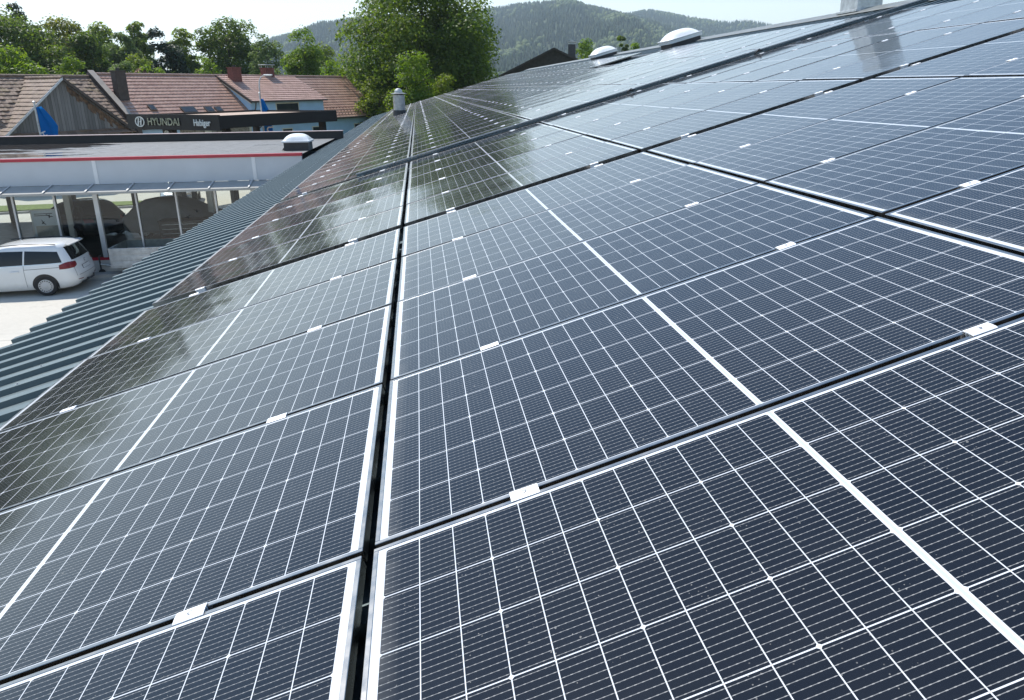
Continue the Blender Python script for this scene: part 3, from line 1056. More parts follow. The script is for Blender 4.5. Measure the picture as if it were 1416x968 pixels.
def wheel(parent, x, yv, rad, wd, slots=16):
    s_ = 1 if yv > 0 else -1
    MM = Matrix.Translation((x, yv, rad)) @ Matrix.Rotation(R(-90 * s_), 4, 'X')
    wh = bpy.data.objects.new('wheel', None)
    COL.objects.link(wh)
    wh.parent = parent
    wh.matrix_local = MM
    mb = MB()
    r_ = rad
    mb.lathe([(r_ * 0.66, -wd), (r_ * 0.90, -wd), (r_ * 0.98, -wd * 0.8), (r_, -wd * 0.4), (r_, -0.02), (r_ * 0.975, 0.0), (r_ * 0.88, 0.012), (r_ * 0.70, 0.008), (r_ * 0.665, -0.004), (r_ * 0.665, -wd)], 40, cap=False)
    mb.build('tyre', M['tyre'], wh, smooth=True)
    h = MB()
    h.lathe([(r_ * 0.665, -0.01), (r_ * 0.66, 0.006), (r_ * 0.60, 0.010), (r_ * 0.36, 0.014), (r_ * 0.20, 0.020), (r_ * 0.17, 0.028), (r_ * 0.10, 0.030), (0.002, 0.030)], 40)
    for k in range(slots):
        a = 2 * math.pi * k / slots
        h.box(r_ * 0.46, r_ * 0.59, -r_ * 0.045, r_ * 0.045, 0.0125, 0.0150, 1, Matrix.Rotation(a, 4, 'Z'))
    h.build('hubcap', [M['hub'], M['seam']], wh)
def arches(mb, shape, axles, rad, name, mat, parent):
    o = mb.build(name, mat, parent)
    autosmooth(o, 40)
    for x in axles:                 # dark wheel openings lying on the flank
        for s_ in (1, -1):
            k = MB()
            P = []
            for i in range(25):
                a = R(-22) + R(224) * i / 24
                P.append([shape.side(x + r_ * math.cos(a), max(0.2, rad * 0.93 + r_ * math.sin(a)), s_, 0.006) for r_ in (0.0, rad * 0.5, rad * 0.8, rad)])
            k.grid(P)
            k.build('wheel_arch', M['black'], parent)
    return o

# --- white people carrier at the left edge, seen from behind its rear quarter
MPV = CarShape([
    (0.20, 2.20, -2.18, 0.80, 0.35, 0.25), (0.27, 2.34, -2.32, 0.86, 0.38, 0.26), (0.42, 2.41, -2.41, 0.90, 0.40, 0.28),
    (0.60, 2.42, -2.425, 0.912, 0.42, 0.28), (0.72, 2.39, -2.40, 0.92, 0.42, 0.27), (0.80, 2.34, -2.37, 0.92, 0.42, 0.26), (0.90, 2.22, -2.355, 0.915, 0.42, 0.26),
    (0.98, 1.85, -2.34, 0.905, 0.40, 0.25), (1.02, 1.42, -2.33, 0.895, 0.36, 0.25), (1.08, 1.16, -2.31, 0.88, 0.34, 0.25), (1.25, 0.86, -2.245, 0.84, 0.32, 0.25),
    (1.42, 0.55, -2.17, 0.79, 0.30, 0.24), (1.54, 0.28, -2.12, 0.745, 0.30, 0.24), (1.62, 0.02, -2.09, 0.69, 0.30, 0.26), (1.675, -0.25, -2.02, 0.60, 0.30, 0.28), (1.705, -0.52, -1.80, 0.46, 0.28, 0.28), (1.718, -0.80, -1.55, 0.25, 0.2, 0.2)])
rw = onz(68, 408.5, GZ)             # contact point of the near rear wheel
VH = math.pi + 0.030                # heading: nose to the left
ax = Vector((math.cos(VH), math.sin(VH), 0))
lf = Vector((-math.sin(VH), math.cos(VH), 0))
VS = 0.94
vc = Vector((rw[0], rw[1], GZ)) - lf * 0.84 * VS + ax * 1.44 * VS
van = empty('people_carrier', (vc.x, vc.y, GZ + 0.004), VH, 'white people carrier with towbar parked in front of the showroom', 'people carrier')
van.scale = (VS, VS, VS)
white = paint('white_car_paint', (0.72, 0.73, 0.72))
body = arches(MPV.body(), MPV, (1.48, -1.44), 0.385, 'body', white, van)
sd_ = lambda sg, off=0.004: (lambda u, z: MPV.side(u, z, sg, off))
for sg in (1, -1):
    for quad in ([(-0.92, 1.05), (-2.02, 1.09), (-1.90, 1.44), (-0.96, 1.505)], [(0.06, 1.035), (-0.87, 1.05), (-0.91, 1.505), (-0.10, 1.52)], [(1.02, 1.07), (0.11, 1.035), (-0.05, 1.52), (0.30, 1.475)]):
        mb = MB()
        MPV.patch(mb, quad, sd_(sg), 14, 8)
        mb.build('side_window', M['carglass'], van, smooth=True)
    mb = MB()
    MPV.patch(mb, [(1.10, 1.015), (-2.05, 1.062), (-2.05, 1.082), (1.10, 1.038)], sd_(sg, 0.006), 40, 1)
    mb.build('chrome_strip', M['chrome'], van)
    mb = MB()
    for qd in ([(-0.885, 0.32), (-0.895, 0.32), (-0.895, 1.05), (-0.885, 1.05)], [(0.085, 0.30), (0.075, 0.30), (0.075, 1.04), (0.085, 1.04)], [(-0.89, 0.905), (-2.20, 0.935), (-2.20, 0.947), (-0.89, 0.917)], [(1.12, 0.42), (1.11, 0.42), (1.11, 1.0), (1.12, 1.0)]):
        MPV.patch(mb, qd, sd_(sg, 0.003), 16, 16)
    mb.build('panel_seam', M['seam'], van)
    for hx in (-0.62, 0.35):
        mb = MB()
        p0 = MPV.side(hx, 0.86, sg, 0.02)
        mb.bbox(-0.13, 0.13, -0.016, 0.016, -0.018, 0.018, 0.008, 0, Matrix.Translation(p0))
        mb.build('door_handle', white, van)
    mb = MB()
    mb.tube([(x, sg * 0.665, 1.655 + 0.045 * max(0.0, math.sin((x + 1.85) / 1.95 * math.pi)) ** 0.5) for x in np.linspace(-1.85, 0.05, 20)], 0.016, 8)
    mb.build('roof_rail', M['dkmetal'], van, smooth=True)
    mb = MB()
    def lampfn(u, z, sg=sg):
        if u < 0.5:                 # on the flank
            return MPV.side(-2.30 + (0.5 - u) * 0.75, z, sg, 0.006)
        return MPV.end(sg * (0.80 - (u - 0.5) * 0.50), z, True, 0.006)
    P = []
    for i in range(17):
        u = i / 16
        zl = 0.865 + 0.03 * u
        zh = 1.07 + 0.02 * (1 - abs(2 * u - 1))
        if u > 0.7:
            zl += (u - 0.7) * 0.16
        if u < 0.25:
            zh -= (0.25 - u) * 0.25
        P.append([lampfn(u, zl + (zh - zl) * j / 4) for j in range(5)])
    mb.grid(P)
    mb.build('tail_lamp', M['lamp_red'], van, smooth=True)
    mb = MB()
    MPV.patch(mb, [(sg * 0.70, 0.455), (sg * 0.42, 0.43), (sg * 0.42, 0.455), (sg * 0.70, 0.48)], lambda u, z: MPV.end(u, z, True, 0.004), 8, 2)
    mb.build('reflector', M['lamp_red'], van)
    mb = MB()
    p0 = MPV.side(0.95, 1.06, sg, 0.12)
    mb.bbox(-0.05, 0.10, -0.10, 0.10, -0.07, 0.09, 0.03, 0, Matrix.Translation(p0))
    mb.build('wing_mirror', white, van)
    mb = MB()
    MPV.patch(mb, [(sg * 0.85, 0.72), (sg * 0.48, 0.68), (sg * 0.50, 0.80), (sg * 0.83, 0.88)], lambda u, z: MPV.end(u, z, False, 0.006), 10, 5)
    mb.build('headlamp', M['lamp_clear'], van, smooth=True)
re_ = lambda off: (lambda u, z: MPV.end(u, z, True, off))
mb = MB()
MPV.patch(mb, [(0.67, 1.13), (-0.67, 1.13), (-0.60, 1.56), (0.60, 1.56)], re_(0.005), 20, 8)
mb.build('rear_window', M['carglass'], van, smooth=True)
mb = MB()
mb.prism([(-2.09, 0.60, 1.615), (-2.20, 0.54, 1.585), (-2.23, 0.0, 1.590), (-2.20, -0.54, 1.585), (-2.09, -0.60, 1.615), (-1.95, 0, 1.66)], (0, 0, 0.03))
mb.build('spoiler', white, van)
mb = MB()
for qd in ([(0.72, 0.60), (-0.72, 0.60), (-0.72, 0.61), (0.72, 0.61)], [(0.73, 0.60), (0.72, 0.60), (0.70, 1.10), (0.71, 1.10)], [(-0.72, 0.60), (-0.73, 0.60), (-0.71, 1.10), (-0.70, 1.10)]):
    MPV.patch(mb, qd, re_(0.003), 14, 10)
mb.build('tailgate_seam', M['seam'], van)
mb = MB()
MPV.patch(mb, [(0.28, 0.74), (-0.28, 0.74), (-0.28, 0.87), (0.28, 0.87)], re_(0.006), 6, 3)
mb.build('plate_recess', M['seam'], van)
mb = MB()
MPV.patch(mb, [(0.26, 0.75), (-0.26, 0.75), (-0.26, 0.86), (0.26, 0.86)], re_(0.014), 6, 3)
mb.build('number_plate', M['plate'], van)
p0 = MPV.end(0, 1.0, True, 0.012)
mb = MB()
mb.lathe([(0.055, 0.0), (0.062, 0.004), (0.055, 0.010), (0.050, 0.006)], 24, cap=False, M=Matrix.Translation(p0) @ Matrix.Rotation(R(-90), 4, 'Y'))
def bar(mb, a, b, wd, MM):
    a, b = Vector((a[0], a[1], 0.006)), Vector((b[0], b[1], 0.006))
    d = (b - a).normalized()
    n_ = Vector((-d.y, d.x, 0)) * wd
    mb.prism([tuple(MM @ (a + n_)), tuple(MM @ (b + n_)), tuple(MM @ (b - n_)), tuple(MM @ (a - n_))], tuple(MM.to_3x3() @ Vector((0, 0, 0.004))))
EM = Matrix.Translation(p0) @ Matrix.Rotation(R(-90), 4, 'Y')
for a, b in (((0.047, 0.020), (0.006, 0.004)), ((0.006, 0.004), (0.047, -0.012 + 0.012)), ):
    pass
for sg in (1, -1):
    bar(mb, (0.050, sg * 0.016), (0.012, sg * 0.001), 0.004, EM)
    bar(mb, (0.030, sg * 0.042), (-0.044, sg * 0.014), 0.004, EM)
    bar(mb, (-0.044, sg * 0.014), (-0.004, sg * 0.001), 0.004, EM)
mb.build('emblem', M['chrome'], van)
mb = MB()
mb.tube([(-2.0, 0.25, 0.40), (-2.50, 0.10, 0.36), (-2.55, 0, 0.40), (-2.55, 0, 0.46)], 0.025, 8)
mb.lathe([(0.001, 0.0), (0.024, 0.008), (0.03, 0.025), (0.024, 0.045), (0.001, 0.055)], 14, M=Matrix.Translation((-2.55, 0, 0.455)))
mb.box(-2.35, -1.9, -0.45, 0.45, 0.27, 0.33)
mb.build('towbar', M['dkmetal'], van)
mb = MB()
MPV.patch(mb, [(0.70, 1.06), (-0.70, 1.06), (-0.60, 1.52), (0.60, 1.52)], lambda u, z: MPV.end(u, z, False, 0.005), 16, 8)
mb.build('windscreen', M['carglass'], van, smooth=True)
for x in (1.48, -1.44):
    for yv in (0.918, -0.918):
        wheel(van, x, yv, 0.335, 0.21)

# --- simple saloon shapes for the cars in and beyond the showroom
SAL = CarShape([
    (0.20, 2.00, -2.00, 0.74, 0.35, 0.3), (0.30, 2.10, -2.12, 0.82, 0.38, 0.3), (0.50, 2.16, -2.18, 0.87, 0.4, 0.3), (0.68, 2.12, -2.16, 0.88, 0.4, 0.28), (0.80, 1.98, -2.12, 0.88, 0.4, 0.28),
    (0.90, 1.30, -2.05, 0.86, 0.36, 0.28), (0.96, 1.00, -1.98, 0.84, 0.32, 0.28), (1.15, 0.62, -1.78, 0.76, 0.3, 0.28), (1.32, 0.28, -1.60, 0.68, 0.3, 0.28), (1.42, -0.05, -1.42, 0.56, 0.3, 0.3), (1.47, -0.4, -1.1, 0.34, 0.25, 0.25)])
def saloon(name, loc_, rz, label, mat, scale=1.0):
    t_ = empty(name, loc_, rz, label, 'car')
    t_.scale = (scale, scale, scale)
    arches(SAL.body(), SAL, (1.32, -1.30), 0.34, 'body', mat, t_)
    for sg in (1, -1):
        for quad in ([(-0.55, 0.97), (-1.62, 1.0), (-1.40, 1.30), (-0.55, 1.34)], [(0.72, 0.97), (-0.49, 0.97), (-0.49, 1.34), (0.22, 1.30)]):
            mb = MB()
            SAL.patch(mb, quad, lambda u, z: SAL.side(u, z, sg, 0.004), 10, 6)
            mb.build('side_window', M['carglass'], t_, smooth=True)
        mb = MB()
        SAL.patch(mb, [(sg * 0.80, 0.66), (sg * 0.45, 0.62), (sg * 0.46, 0.74), (sg * 0.78, 0.78)], lambda u, z: SAL.end(u, z, False, 0.006), 8, 4)
        mb.build('headlamp', M['lamp_clear'], t_, smooth=True)
        mb = MB()
        SAL.patch(mb, [(sg * 0.80, 0.74), (sg * 0.50, 0.74), (sg * 0.50, 0.86), (sg * 0.78, 0.88)], lambda u, z: SAL.end(u, z, True, 0.006), 8, 4)
        mb.build('tail_lamp', M['lamp_red'], t_, smooth=True)
    mb = MB()
    SAL.patch(mb, [(0.66, 1.00), (-0.66, 1.00), (-0.54, 1.36), (0.54, 1.36)], lambda u, z: SAL.end(u, z, False, 0.005), 14, 8)
    mb.build('windscreen', M['carglass'], t_, smooth=True)
    mb = MB()
    SAL.patch(mb, [(0.64, 1.02), (-0.64, 1.02), (-0.54, 1.34), (0.54, 1.34)], lambda u, z: SAL.end(u, z, True, 0.005), 14, 8)
    mb.build('rear_window', M['carglass'], t_, smooth=True)
    mb = MB()
    SAL.patch(mb, [(0.50, 0.50), (-0.50, 0.50), (-0.44, 0.70), (0.44, 0.70)], lambda u, z: SAL.end(u, z, False, 0.005), 10, 5)
    mb.build('grille', M['black'], t_)
    mb = MB()
    SAL.patch(mb, [(0.26, 0.40), (-0.26, 0.40), (-0.26, 0.50), (0.26, 0.50)], lambda u, z: SAL.end(u, z, False, 0.012), 6, 3)
    mb.build('number_plate', M['plate'], t_)
    for x in (1.32, -1.30):
        for yv in (0.885, -0.885):
            wheel(t_, x, yv, 0.31, 0.2, 8)
    return t_
q = onz(239, 287, GZ)
saloon('parked_car', (q[0], q[1] + 1.6, GZ + 0.004), R(-78), 'silver car parked in the open beyond the showroom glass', paint('silver_car_paint', (0.46, 0.47, 0.47), 0.25, 0.5))
q = at(106, 290, 29.2)
saloon('showroom_car', (q[0], q[1], GZ + 0.606), R(140), 'dark car standing uncovered inside the glazed showroom', paint('dark_car_paint', (0.030, 0.031, 0.033), 0.2))
# car under a grey dust cover
q = at(258, 300, 28.0)
cc = empty('covered_car', (q[0], q[1], GZ + 0.606), R(-18), 'car under a loose grey dust cover inside the showroom', 'car')
mb = MB()
n_ = len(SAL.rings[0])
P = []
for z, r_ in zip(SAL.z, SAL.rings):
    k = 1.02 + 0.05 * (1 - z / 1.5)
    P.append([(p[0] * k + 0.012 * math.sin(9 * p[1] + 14 * z), p[1] * k + 0.03 * math.sin(11 * p[0] + 4 * z) * (1 - z / 1.6), z * 1.02) for p in r_] )
for row in P:
    row.append(row[0])
mb.grid(P)
top = P[-1]
mb.add(top[:-1], [tuple(range(len(top) - 1))])
mb.build('dust_cover', var_mat('grey_cloth', (0.19, 0.21, 0.225), 0.85, 0, 0.15, 3, 0.4), cc, smooth=True)
for x in (1.30, -1.28):
    for yv in (0.80, -0.80):
        wheel(cc, x, yv, 0.31, 0.2, 8)

# ------------------------------------------------------------------ box trailer
q = onz(158, 386, GZ)
tl = empty('box_trailer', (q[0], q[1], GZ + 0.004), -0.02, 'galvanised box trailer parked in front of the showroom behind the white people carrier', 'trailer')
mb = MB()                           # local x to the right, y away from the viewer
LX, LY, zb, zt = 2.65, 1.40, 0.42, 1.02
mb.box(0, LX, 0, LY, zb, zb + 0.03)
tb = mb.build('bed', M['galv_dull'], tl)
for nm, (x0, x1, y0, y1) in dict(a=(0, LX, -0.03, 0.0), b=(0, LX, LY, LY + 0.03), c=(-0.03, 0.0, 0.0, LY), d=(LX, LX + 0.03, 0, LY)).items():
    mb = MB()
    mb.box(x0, x1, y0, y1, zb - 0.04, zt)
    if x1 - x0 > 1:
        for k in range(3):
            sgn = -1 if nm == 'a' else 1
            yy = y0 if nm == 'a' else y1
            z0 = zb + 0.02 + k * 0.20
            mb.bbox(0.06, LX - 0.06, min(yy, yy + sgn * 0.012), max(yy, yy + sgn * 0.012), z0, z0 + 0.14, 0.004)
        for k in range(4):
            xx = 0.3 + k * 0.68
            mb.lathe([(0.02, 0), (0.02, 0.02)], 8, M=Matrix.Translation((xx, y0 - 0.02 if nm == 'a' else y1 + 0.02, zt - 0.08)) @ Matrix.Rotation(R(90), 4, 'X'))
    mb.bbox(x0 - 0.012, x1 + 0.012, y0 - 0.012, y1 + 0.012, zt, zt + 0.03, 0.006)
    mb.build('side_board', M['galv_dull'], tl)
mb = MB()
mb.tube([(0.4, LY / 2, 0.38), (-0.5, LY / 2, 0.40), (-1.20, LY / 2, 0.43)], 0.04, 8)
mb.tube([(0.3, 0.15, 0.37), (-0.75, LY / 2, 0.40)], 0.03, 8)
mb.tube([(0.3, LY - 0.15, 0.37), (-0.75, LY / 2, 0.40)], 0.03, 8)
mb.bbox(-1.38, -1.15, LY / 2 - 0.05, LY / 2 + 0.05, 0.42, 0.50, 0.015)
mb.tube([(-1.18, LY / 2, 0.5), (-1.02, LY / 2, 0.66)], 0.015, 6)
mb.build('drawbar', M['galv'], tl)
jw = MB()
jw.tube([(-0.62, LY / 2 - 0.09, 0.22), (-0.62, LY / 2 - 0.09, 0.70)], 0.026, 8)
jw.tube([(-0.62, LY / 2 - 0.09, 0.70), (-0.52, LY / 2 - 0.09, 0.70), (-0.52, LY / 2 - 0.09, 0.77)], 0.012, 6)
j = jw.build('jockey_stand', M['dkmetal'], tl)
jw = MB()
jw.lathe([(0.06, -0.03), (0.10, -0.028), (0.11, 0), (0.10, 0.028), (0.06, 0.03)], 20, M=Matrix.Translation((-0.60, LY / 2 - 0.09, 0.115)) @ Matrix.Rotation(R(90), 4, 'X'))
jw.build('jockey_wheel', M['tyre'], j)
for yv in (-0.16, LY + 0.16):
    wheel(tl, 1.45, yv, 0.29, 0.15, 6)
    mb = MB()
    P = []
    for i in range(11):
        a = R(180) * i / 10
        P.append([(1.45 + 0.36 * math.cos(a), yv - 0.10, 0.30 + 0.34 * math.sin(a)), (1.45 + 0.36 * math.cos(a), yv + 0.10, 0.30 + 0.34 * math.sin(a))])
    mb.grid(P)
    mb.build('mudguard', M['black'], tl).modifiers.new('t', 'SOLIDIFY').thickness = 0.006
mb = MB()
mb.lathe([(0.03, 0), (0.03, 0.012)], 12, M=Matrix.Translation((0.95, -0.043, 0.36)) @ Matrix.Rotation(R(90), 4, 'X'))
mb.build('side_marker', var_mat('amber_marker', (0.75, 0.20, 0.02), 0.3), tl)

# ------------------------------------------------------------------ farmhouse row beyond the showroom
ZR = 2.3
HA = np.array([-6.93047653, 75.46700241, ZR])           # right end of the ridge
HR = np.array([-0.60448561, -0.79661606, 0.0])          # along the ridge, to the left and nearer
HW = np.array([0.79661606, -0.60448561, 0.0])           # square to it, towards the yard
RUN, DROP = 4.31, 3.68
def hp(s, t, z):
    p = HA + s * HR + t * HW
    return np.array([p[0], p[1], z])
def tiles(mb, fn, s0, s1, t0, t1, course=0.36, tile=0.30, rough=0.0, clip=None, mi=0):
    # overlapping courses with rolled tiles; fn(s, t) -> (point, normal)
    ns = int(abs(s1 - s0) / tile * 3)
    nt_ = max(2, int(round(abs(t1 - t0) / course)))
    for k in range(nt_):
        ta, tb = t0 + (t1 - t0) * k / nt_, t0 + (t1 - t0) * (k + 1) / nt_ + 0.05
        rows = []
        jig = 0.0
        for i in range(ns + 1):
            s = s0 + (s1 - s0) * i / ns
            roll = (0.022, 0.0, 0.012)[i % 3]
            if rough and i % 3 == 0:
                jig = random.gauss(0, rough)
            cols = []
            for tt, h in ((ta, 0.0), (tb, 0.045), (tb, 0.0)):
                p, n_ = fn(s, min(tt, t1) if tt <= t1 + 0.06 else tt)
                cols.append(tuple(p + n_ * (h + roll + jig * (1 if h else 0.4))))
            rows.append(cols)
        mb.grid(rows, mi)
def plane_fn(o, ds, dt):            # s along ds, t down the slope along dt (unit vectors)
    n_ = np.cross(ds, dt)
    if n_[2] < 0:
        n_ = -n_
    return lambda s, t: (o + ds * s + dt * t, n_)
def tile_mat(name, c0, c1, moss=0.0, rough=0.6):
    t = NT(name)
    co = t.coord()
    n1 = t.noise(co, 0.6, 5, 0.6)
    v = t.voro(co, 3.2, 'Color')
    f = t.math('ADD', t.math('MULTIPLY', t.xyz(v)[0], 0.7), t.math('MULTIPLY', n1, 0.4))
    c = t.mix(t.remap(f, 0.2, 0.9), c0, c1)
    if moss:
        mm = t.remap(t.noise(co, 1.3, 7, 0.7), 0.52, 0.64, 0.0, moss)
        c = t.mix(mm, c, (0.17, 0.13, 0.035))
        od = t.remap(t.noise(co, 5.0, 3, 0.5), 0.70, 0.74, 0.0, 0.8)
        c = t.mix(od, c, (0.42, 0.22, 0.12))
    t.bsdf(c, rough, 0, t.bump(t.noise(co, 14, 4), 0.3, 0.02))
    return t.mat
M['redtile'] = tile_mat('red_roof_tiles', (0.33, 0.185, 0.13), (0.43, 0.265, 0.19), 0, 0.34)
M['dormtile'] = tile_mat('pale_red_tiles', (0.32, 0.19, 0.14), (0.44, 0.27, 0.21), 0, 0.45)
M['oldtile'] = tile_mat('old_brown_tiles', (0.15, 0.10, 0.070), (0.24, 0.165, 0.12), 0.45, 0.7)
M['blue'] = var_mat('pale_blue_render', (0.40, 0.58, 0.74), 0.85, 0, 0.06, 1.2)
M['cream'] = var_mat('cream_trim', (0.62, 0.58, 0.46), 0.8, 0, 0.08, 2)
M['wood_dk'] = var_mat('dark_verge_board', (0.060, 0.045, 0.036), 0.7, 0, 0.3, 3)
M['brick'] = var_mat('dark_red_brick', (0.17, 0.060, 0.045), 0.85, 0, 0.35, 12)
M['winglass'] = var_mat('window_glass', (0.03, 0.035, 0.04), 0.05, 0, 0.2, 2)
CS = np.array([0, 0, 1.0])
def slope_vec(run, drop):
    v = HW * run - CS * drop
    return v / np.linalg.norm(v)
SLEN = math.hypot(RUN, DROP)
house = empty('farmhouse', tuple(hp(12, 0, GZ)), 0, 'pale blue farmhouse with a long red tiled roof beyond the showroom', 'house')
HI = Matrix.Translation(-Vector(hp(12, 0, GZ)))
mb = MB()
tiles(mb, plane_fn(HA, HR, slope_vec(RUN, DROP)), -0.1, 25.3, 0.0, SLEN)
h_roof = mb.build('roof', M['redtile'], house, M=HI, fixn=False)
mb = MB()
bw = HW * -1
v2 = -HW * RUN - CS * DROP
v2 = v2 / np.linalg.norm(v2)
tiles(mb, plane_fn(HA, HR, v2), -0.1, 25.3, 0.0, SLEN, 0.6, 0.6)
mb.build('rear_roof', M['redtile'], house, M=HI, fixn=False)
mb = MB()
for k in range(64):
    a = hp(-0.1 + k * 0.40, 0, ZR + 0.03)
    b = hp(-0.1 + k * 0.40 + 0.43, 0, ZR + 0.05)
    mb.tube([a, b], 0.10, 8)
mb.build('ridge_tiles', M['redtile'], house, M=HI)
zE = ZR - DROP
mb = MB()
TW = RUN - 0.40
mb.prism([hp(0.25, TW, GZ), hp(25.3, TW, GZ), hp(25.3, TW, zE + 0.30), hp(0.25, TW, zE + 0.30)], -HW * 0.3)
mb.prism([hp(0.25, TW - .3, GZ), hp(0.25, -TW, GZ), hp(0.25, -TW, zE + 0.30), hp(0.25, 0, ZR - 0.05), hp(0.25, TW - .3, zE + 0.30)], HR * 0.3)
mb.build('wall', M['blue'], house, M=HI)
mb = MB()                           # eaves gutter and soffit
mb.tube([hp(-0.1, RUN + 0.08, zE - 0.02), hp(25.2, RUN + 0.08, zE - 0.02)], 0.075, 8)
mb.prism([hp(-0.1, RUN - 0.02, zE - 0.06), hp(25.2, RUN - 0.02, zE - 0.06), hp(25.2, TW, zE - 0.06), hp(-0.1, TW, zE - 0.06)], (0, 0, 0.03))
mb.build('gutter', M['wood_dk'], house, M=HI)
mb = MB()                           # verge board at the right gable
mb.prism([hp(-0.14, 0, ZR + 0.06), hp(-0.14, RUN + 0.05, zE + 0.02), hp(-0.14, RUN + 0.05, zE - 0.2), hp(-0.14, 0, ZR - 0.16)], HR * 0.05)
mb.build('verge_board', M['wood_dk'], house, M=HI)
mb = MB()                           # parapet wall between farmhouse and barn
dz = DROP / RUN
mb.prism([hp(25.32, -RUN, ZR - DROP - 0.3), hp(25.32, 0, ZR - 0.3), hp(25.32, RUN + 0.1, zE - 0.4), hp(25.32, RUN + 0.1, zE + 0.18), hp(25.32, 0, ZR + 0.26), hp(25.32, -RUN, zE + 0.26)], HR * 0.34)
pw = mb.build('parapet_wall', M['wood_dk'], house, M=HI)
mb = MB()
mb.prism([hp(25.28, 0, ZR + 0.262), hp(25.70, 0, ZR + 0.262), hp(25.70, RUN + 0.12, zE + 0.182), hp(25.28, RUN + 0.12, zE + 0.182)], (0, 0, 0.04))
mb.build('coping', var_mat('beige_metal_coping', (0.34, 0.29, 0.24), 0.6, 0, 0.12, 2), pw)
# shed dormer
DS0, DS1, DT, DZ = 6.85, 15.3, 3.7, 0.38
mb = MB()
dv = HW * DT - CS * (ZR + 0.05 - DZ)
dl = np.linalg.norm(dv)
dv = dv / dl
tiles(mb, plane_fn(HA + CS * 0.05, HR, dv), DS0, DS1, 0.0, dl + 0.25, 0.33, 0.28)
dm = mb.build('dormer_roof', M['dormtile'], house, M=HI, fixn=False)
zm = lambda t: ZR - dz * t
zd = lambda t: ZR + 0.05 - (ZR + 0.05 - DZ) / DT * t
mb = MB()
for s_ in (DS0 + 0.15, DS1 - 0.18):
    mb.prism([hp(s_, 0.2, zm(0.2) - 0.05), hp(s_, DT - 0.15, zm(DT - 0.15) - 0.1), hp(s_, DT - 0.15, zd(DT - 0.15) - 0.03), hp(s_, 0.2, zd(0.2) - 0.02)], HR * 0.03)
mb.prism([hp(DS0 + 0.18, DT - 0.18, zm(DT - 0.2) - 0.2), hp(DS1 - 0.2, DT - 0.18, zm(DT - 0.2) - 0.2), hp(DS1 - 0.2, DT - 0.18, zd(DT - 0.18) - 0.02), hp(DS0 + 0.18, DT - 0.18, zd(DT - 0.18) - 0.02)], HW * 0.05)
dw_ = mb.build('dormer_wall', M['blue'], house, M=HI)
mb = MB()
mb.prism([hp(DS1 + 0.01, -0.05, zd(-0.05) + 0.03), hp(DS1 + 0.01, DT + 0.2, zd(DT + 0.2) + 0.03), hp(DS1 + 0.01, DT + 0.2, zd(DT + 0.2) - 0.17), hp(DS1 + 0.01, -0.05, zd(-0.05) - 0.17)], HR * 0.06)
mb.tube([hp(DS0, DT + 0.26, zd(DT + .2) - 0.04), hp(DS1, DT + 0.26, zd(DT + .2) - 0.04)], 0.06, 8)
mb.build('dormer_verge', M['wood_dk'], dm)
bpy.data.objects['dormer_verge'].matrix_local = Matrix.Identity(4)
mb = MB()
mb.prism([hp(DS1 + 0.005, 0.0, zd(0) - 0.172), hp(DS1 + 0.005, DT + 0.15, zd(DT + .15) - 0.172), hp(DS1 + 0.005, DT + 0.15, zd(DT + .15) - 0.26), hp(DS1 + 0.005, 0.0, zd(0) - 0.26)], HR * 0.03)
mb.build('white_trim', M['cream'], dm)
# windows
def window(parent, s0, s1, z0, z1, t, nm='window', fr=0.10):
    mb = MB()
    mb.prism([hp(s0, t, z0), hp(s1, t, z0), hp(s1, t, z1), hp(s0, t, z1)], HW * 0.03)
    wn = mb.build(nm, M['cream'], parent, M=HI if parent is house else None)
    mb = MB()
    mb.prism([hp(s0 + fr, t + 0.032, z0 + fr), hp(s1 - fr, t + 0.032, z0 + fr), hp(s1 - fr, t + 0.032, z1 - fr), hp(s0 + fr, t + 0.032, z1 - fr)], HW * 0.005)
    mb.build('pane', M['winglass'], wn)
window(house, 7.85, 9.05, -3.55, -2.02, TW)
window(house, 2.4, 3.6, -3.55, -2.02, TW)
window(house, 11.3, 12.5, -3.55, -2.02, TW)
window(dw_, 10.0, 12.6, -0.95, 0.10, DT - 0.13)
# rubble stone stretch of the ground floor, with a pilaster
t = NT('rubble_stone_wall')
co = t.coord()
v = t.voro(t.scale(co, (1, 1, 1.5)), 4.0, 'Color')
e = t.n('ShaderNodeTexVoronoi', feature='DISTANCE_TO_EDGE')
t.set(e.inputs['Vector'], t.scale(co, (1, 1, 1.5)))
e.inputs['Scale'].default_value = 4.0
c = t.mix(t.xyz(v)[0], (0.16, 0.125, 0.085), (0.30, 0.26, 0.20))
c = t.mix(t.remap(e.outputs['Distance'], 0.02, 0.08, 1, 0), c, (0.36, 0.33, 0.27))
t.bsdf(c, 0.9, 0, t.bump(e.outputs['Distance'], 0.6, 0.05))
mb = MB()
mb.prism([hp(15.95, TW + 0.002, GZ), hp(22.1, TW + 0.002, GZ), hp(22.1, TW + 0.002, -1.45), hp(15.95, TW + 0.002, -1.45)], HW * 0.04)
mb.build('stone_facing', t.mat, house, M=HI)
mb = MB()
for a, b in ((19.50, 20.05), (14.05, 14.50), (15.72, 15.93)):
    mb.prism([hp(a, TW + 0.045, GZ), hp(b, TW + 0.045, GZ), hp(b, TW + 0.045, zE - 0.1), hp(a, TW + 0.045, zE - 0.1)], HW * 0.05)
mb.build('pilaster', M['cream'], house, M=HI)
mb = MB()
mb.tube([hp(14.9, DT + 0.26, zd(DT) - 0.08), hp(14.9, DT + 0.1, -0.3), hp(15.1, DT, -0.75)], 0.05, 6)
mb.tube([hp(15.0, RUN + 0.08, zE - 0.05), hp(15.0, RUN, zE - 0.35), hp(15.4, TW + 0.10, zE - 0.8), hp(15.4, TW + 0.10, GZ + 0.1)], 0.06, 6)
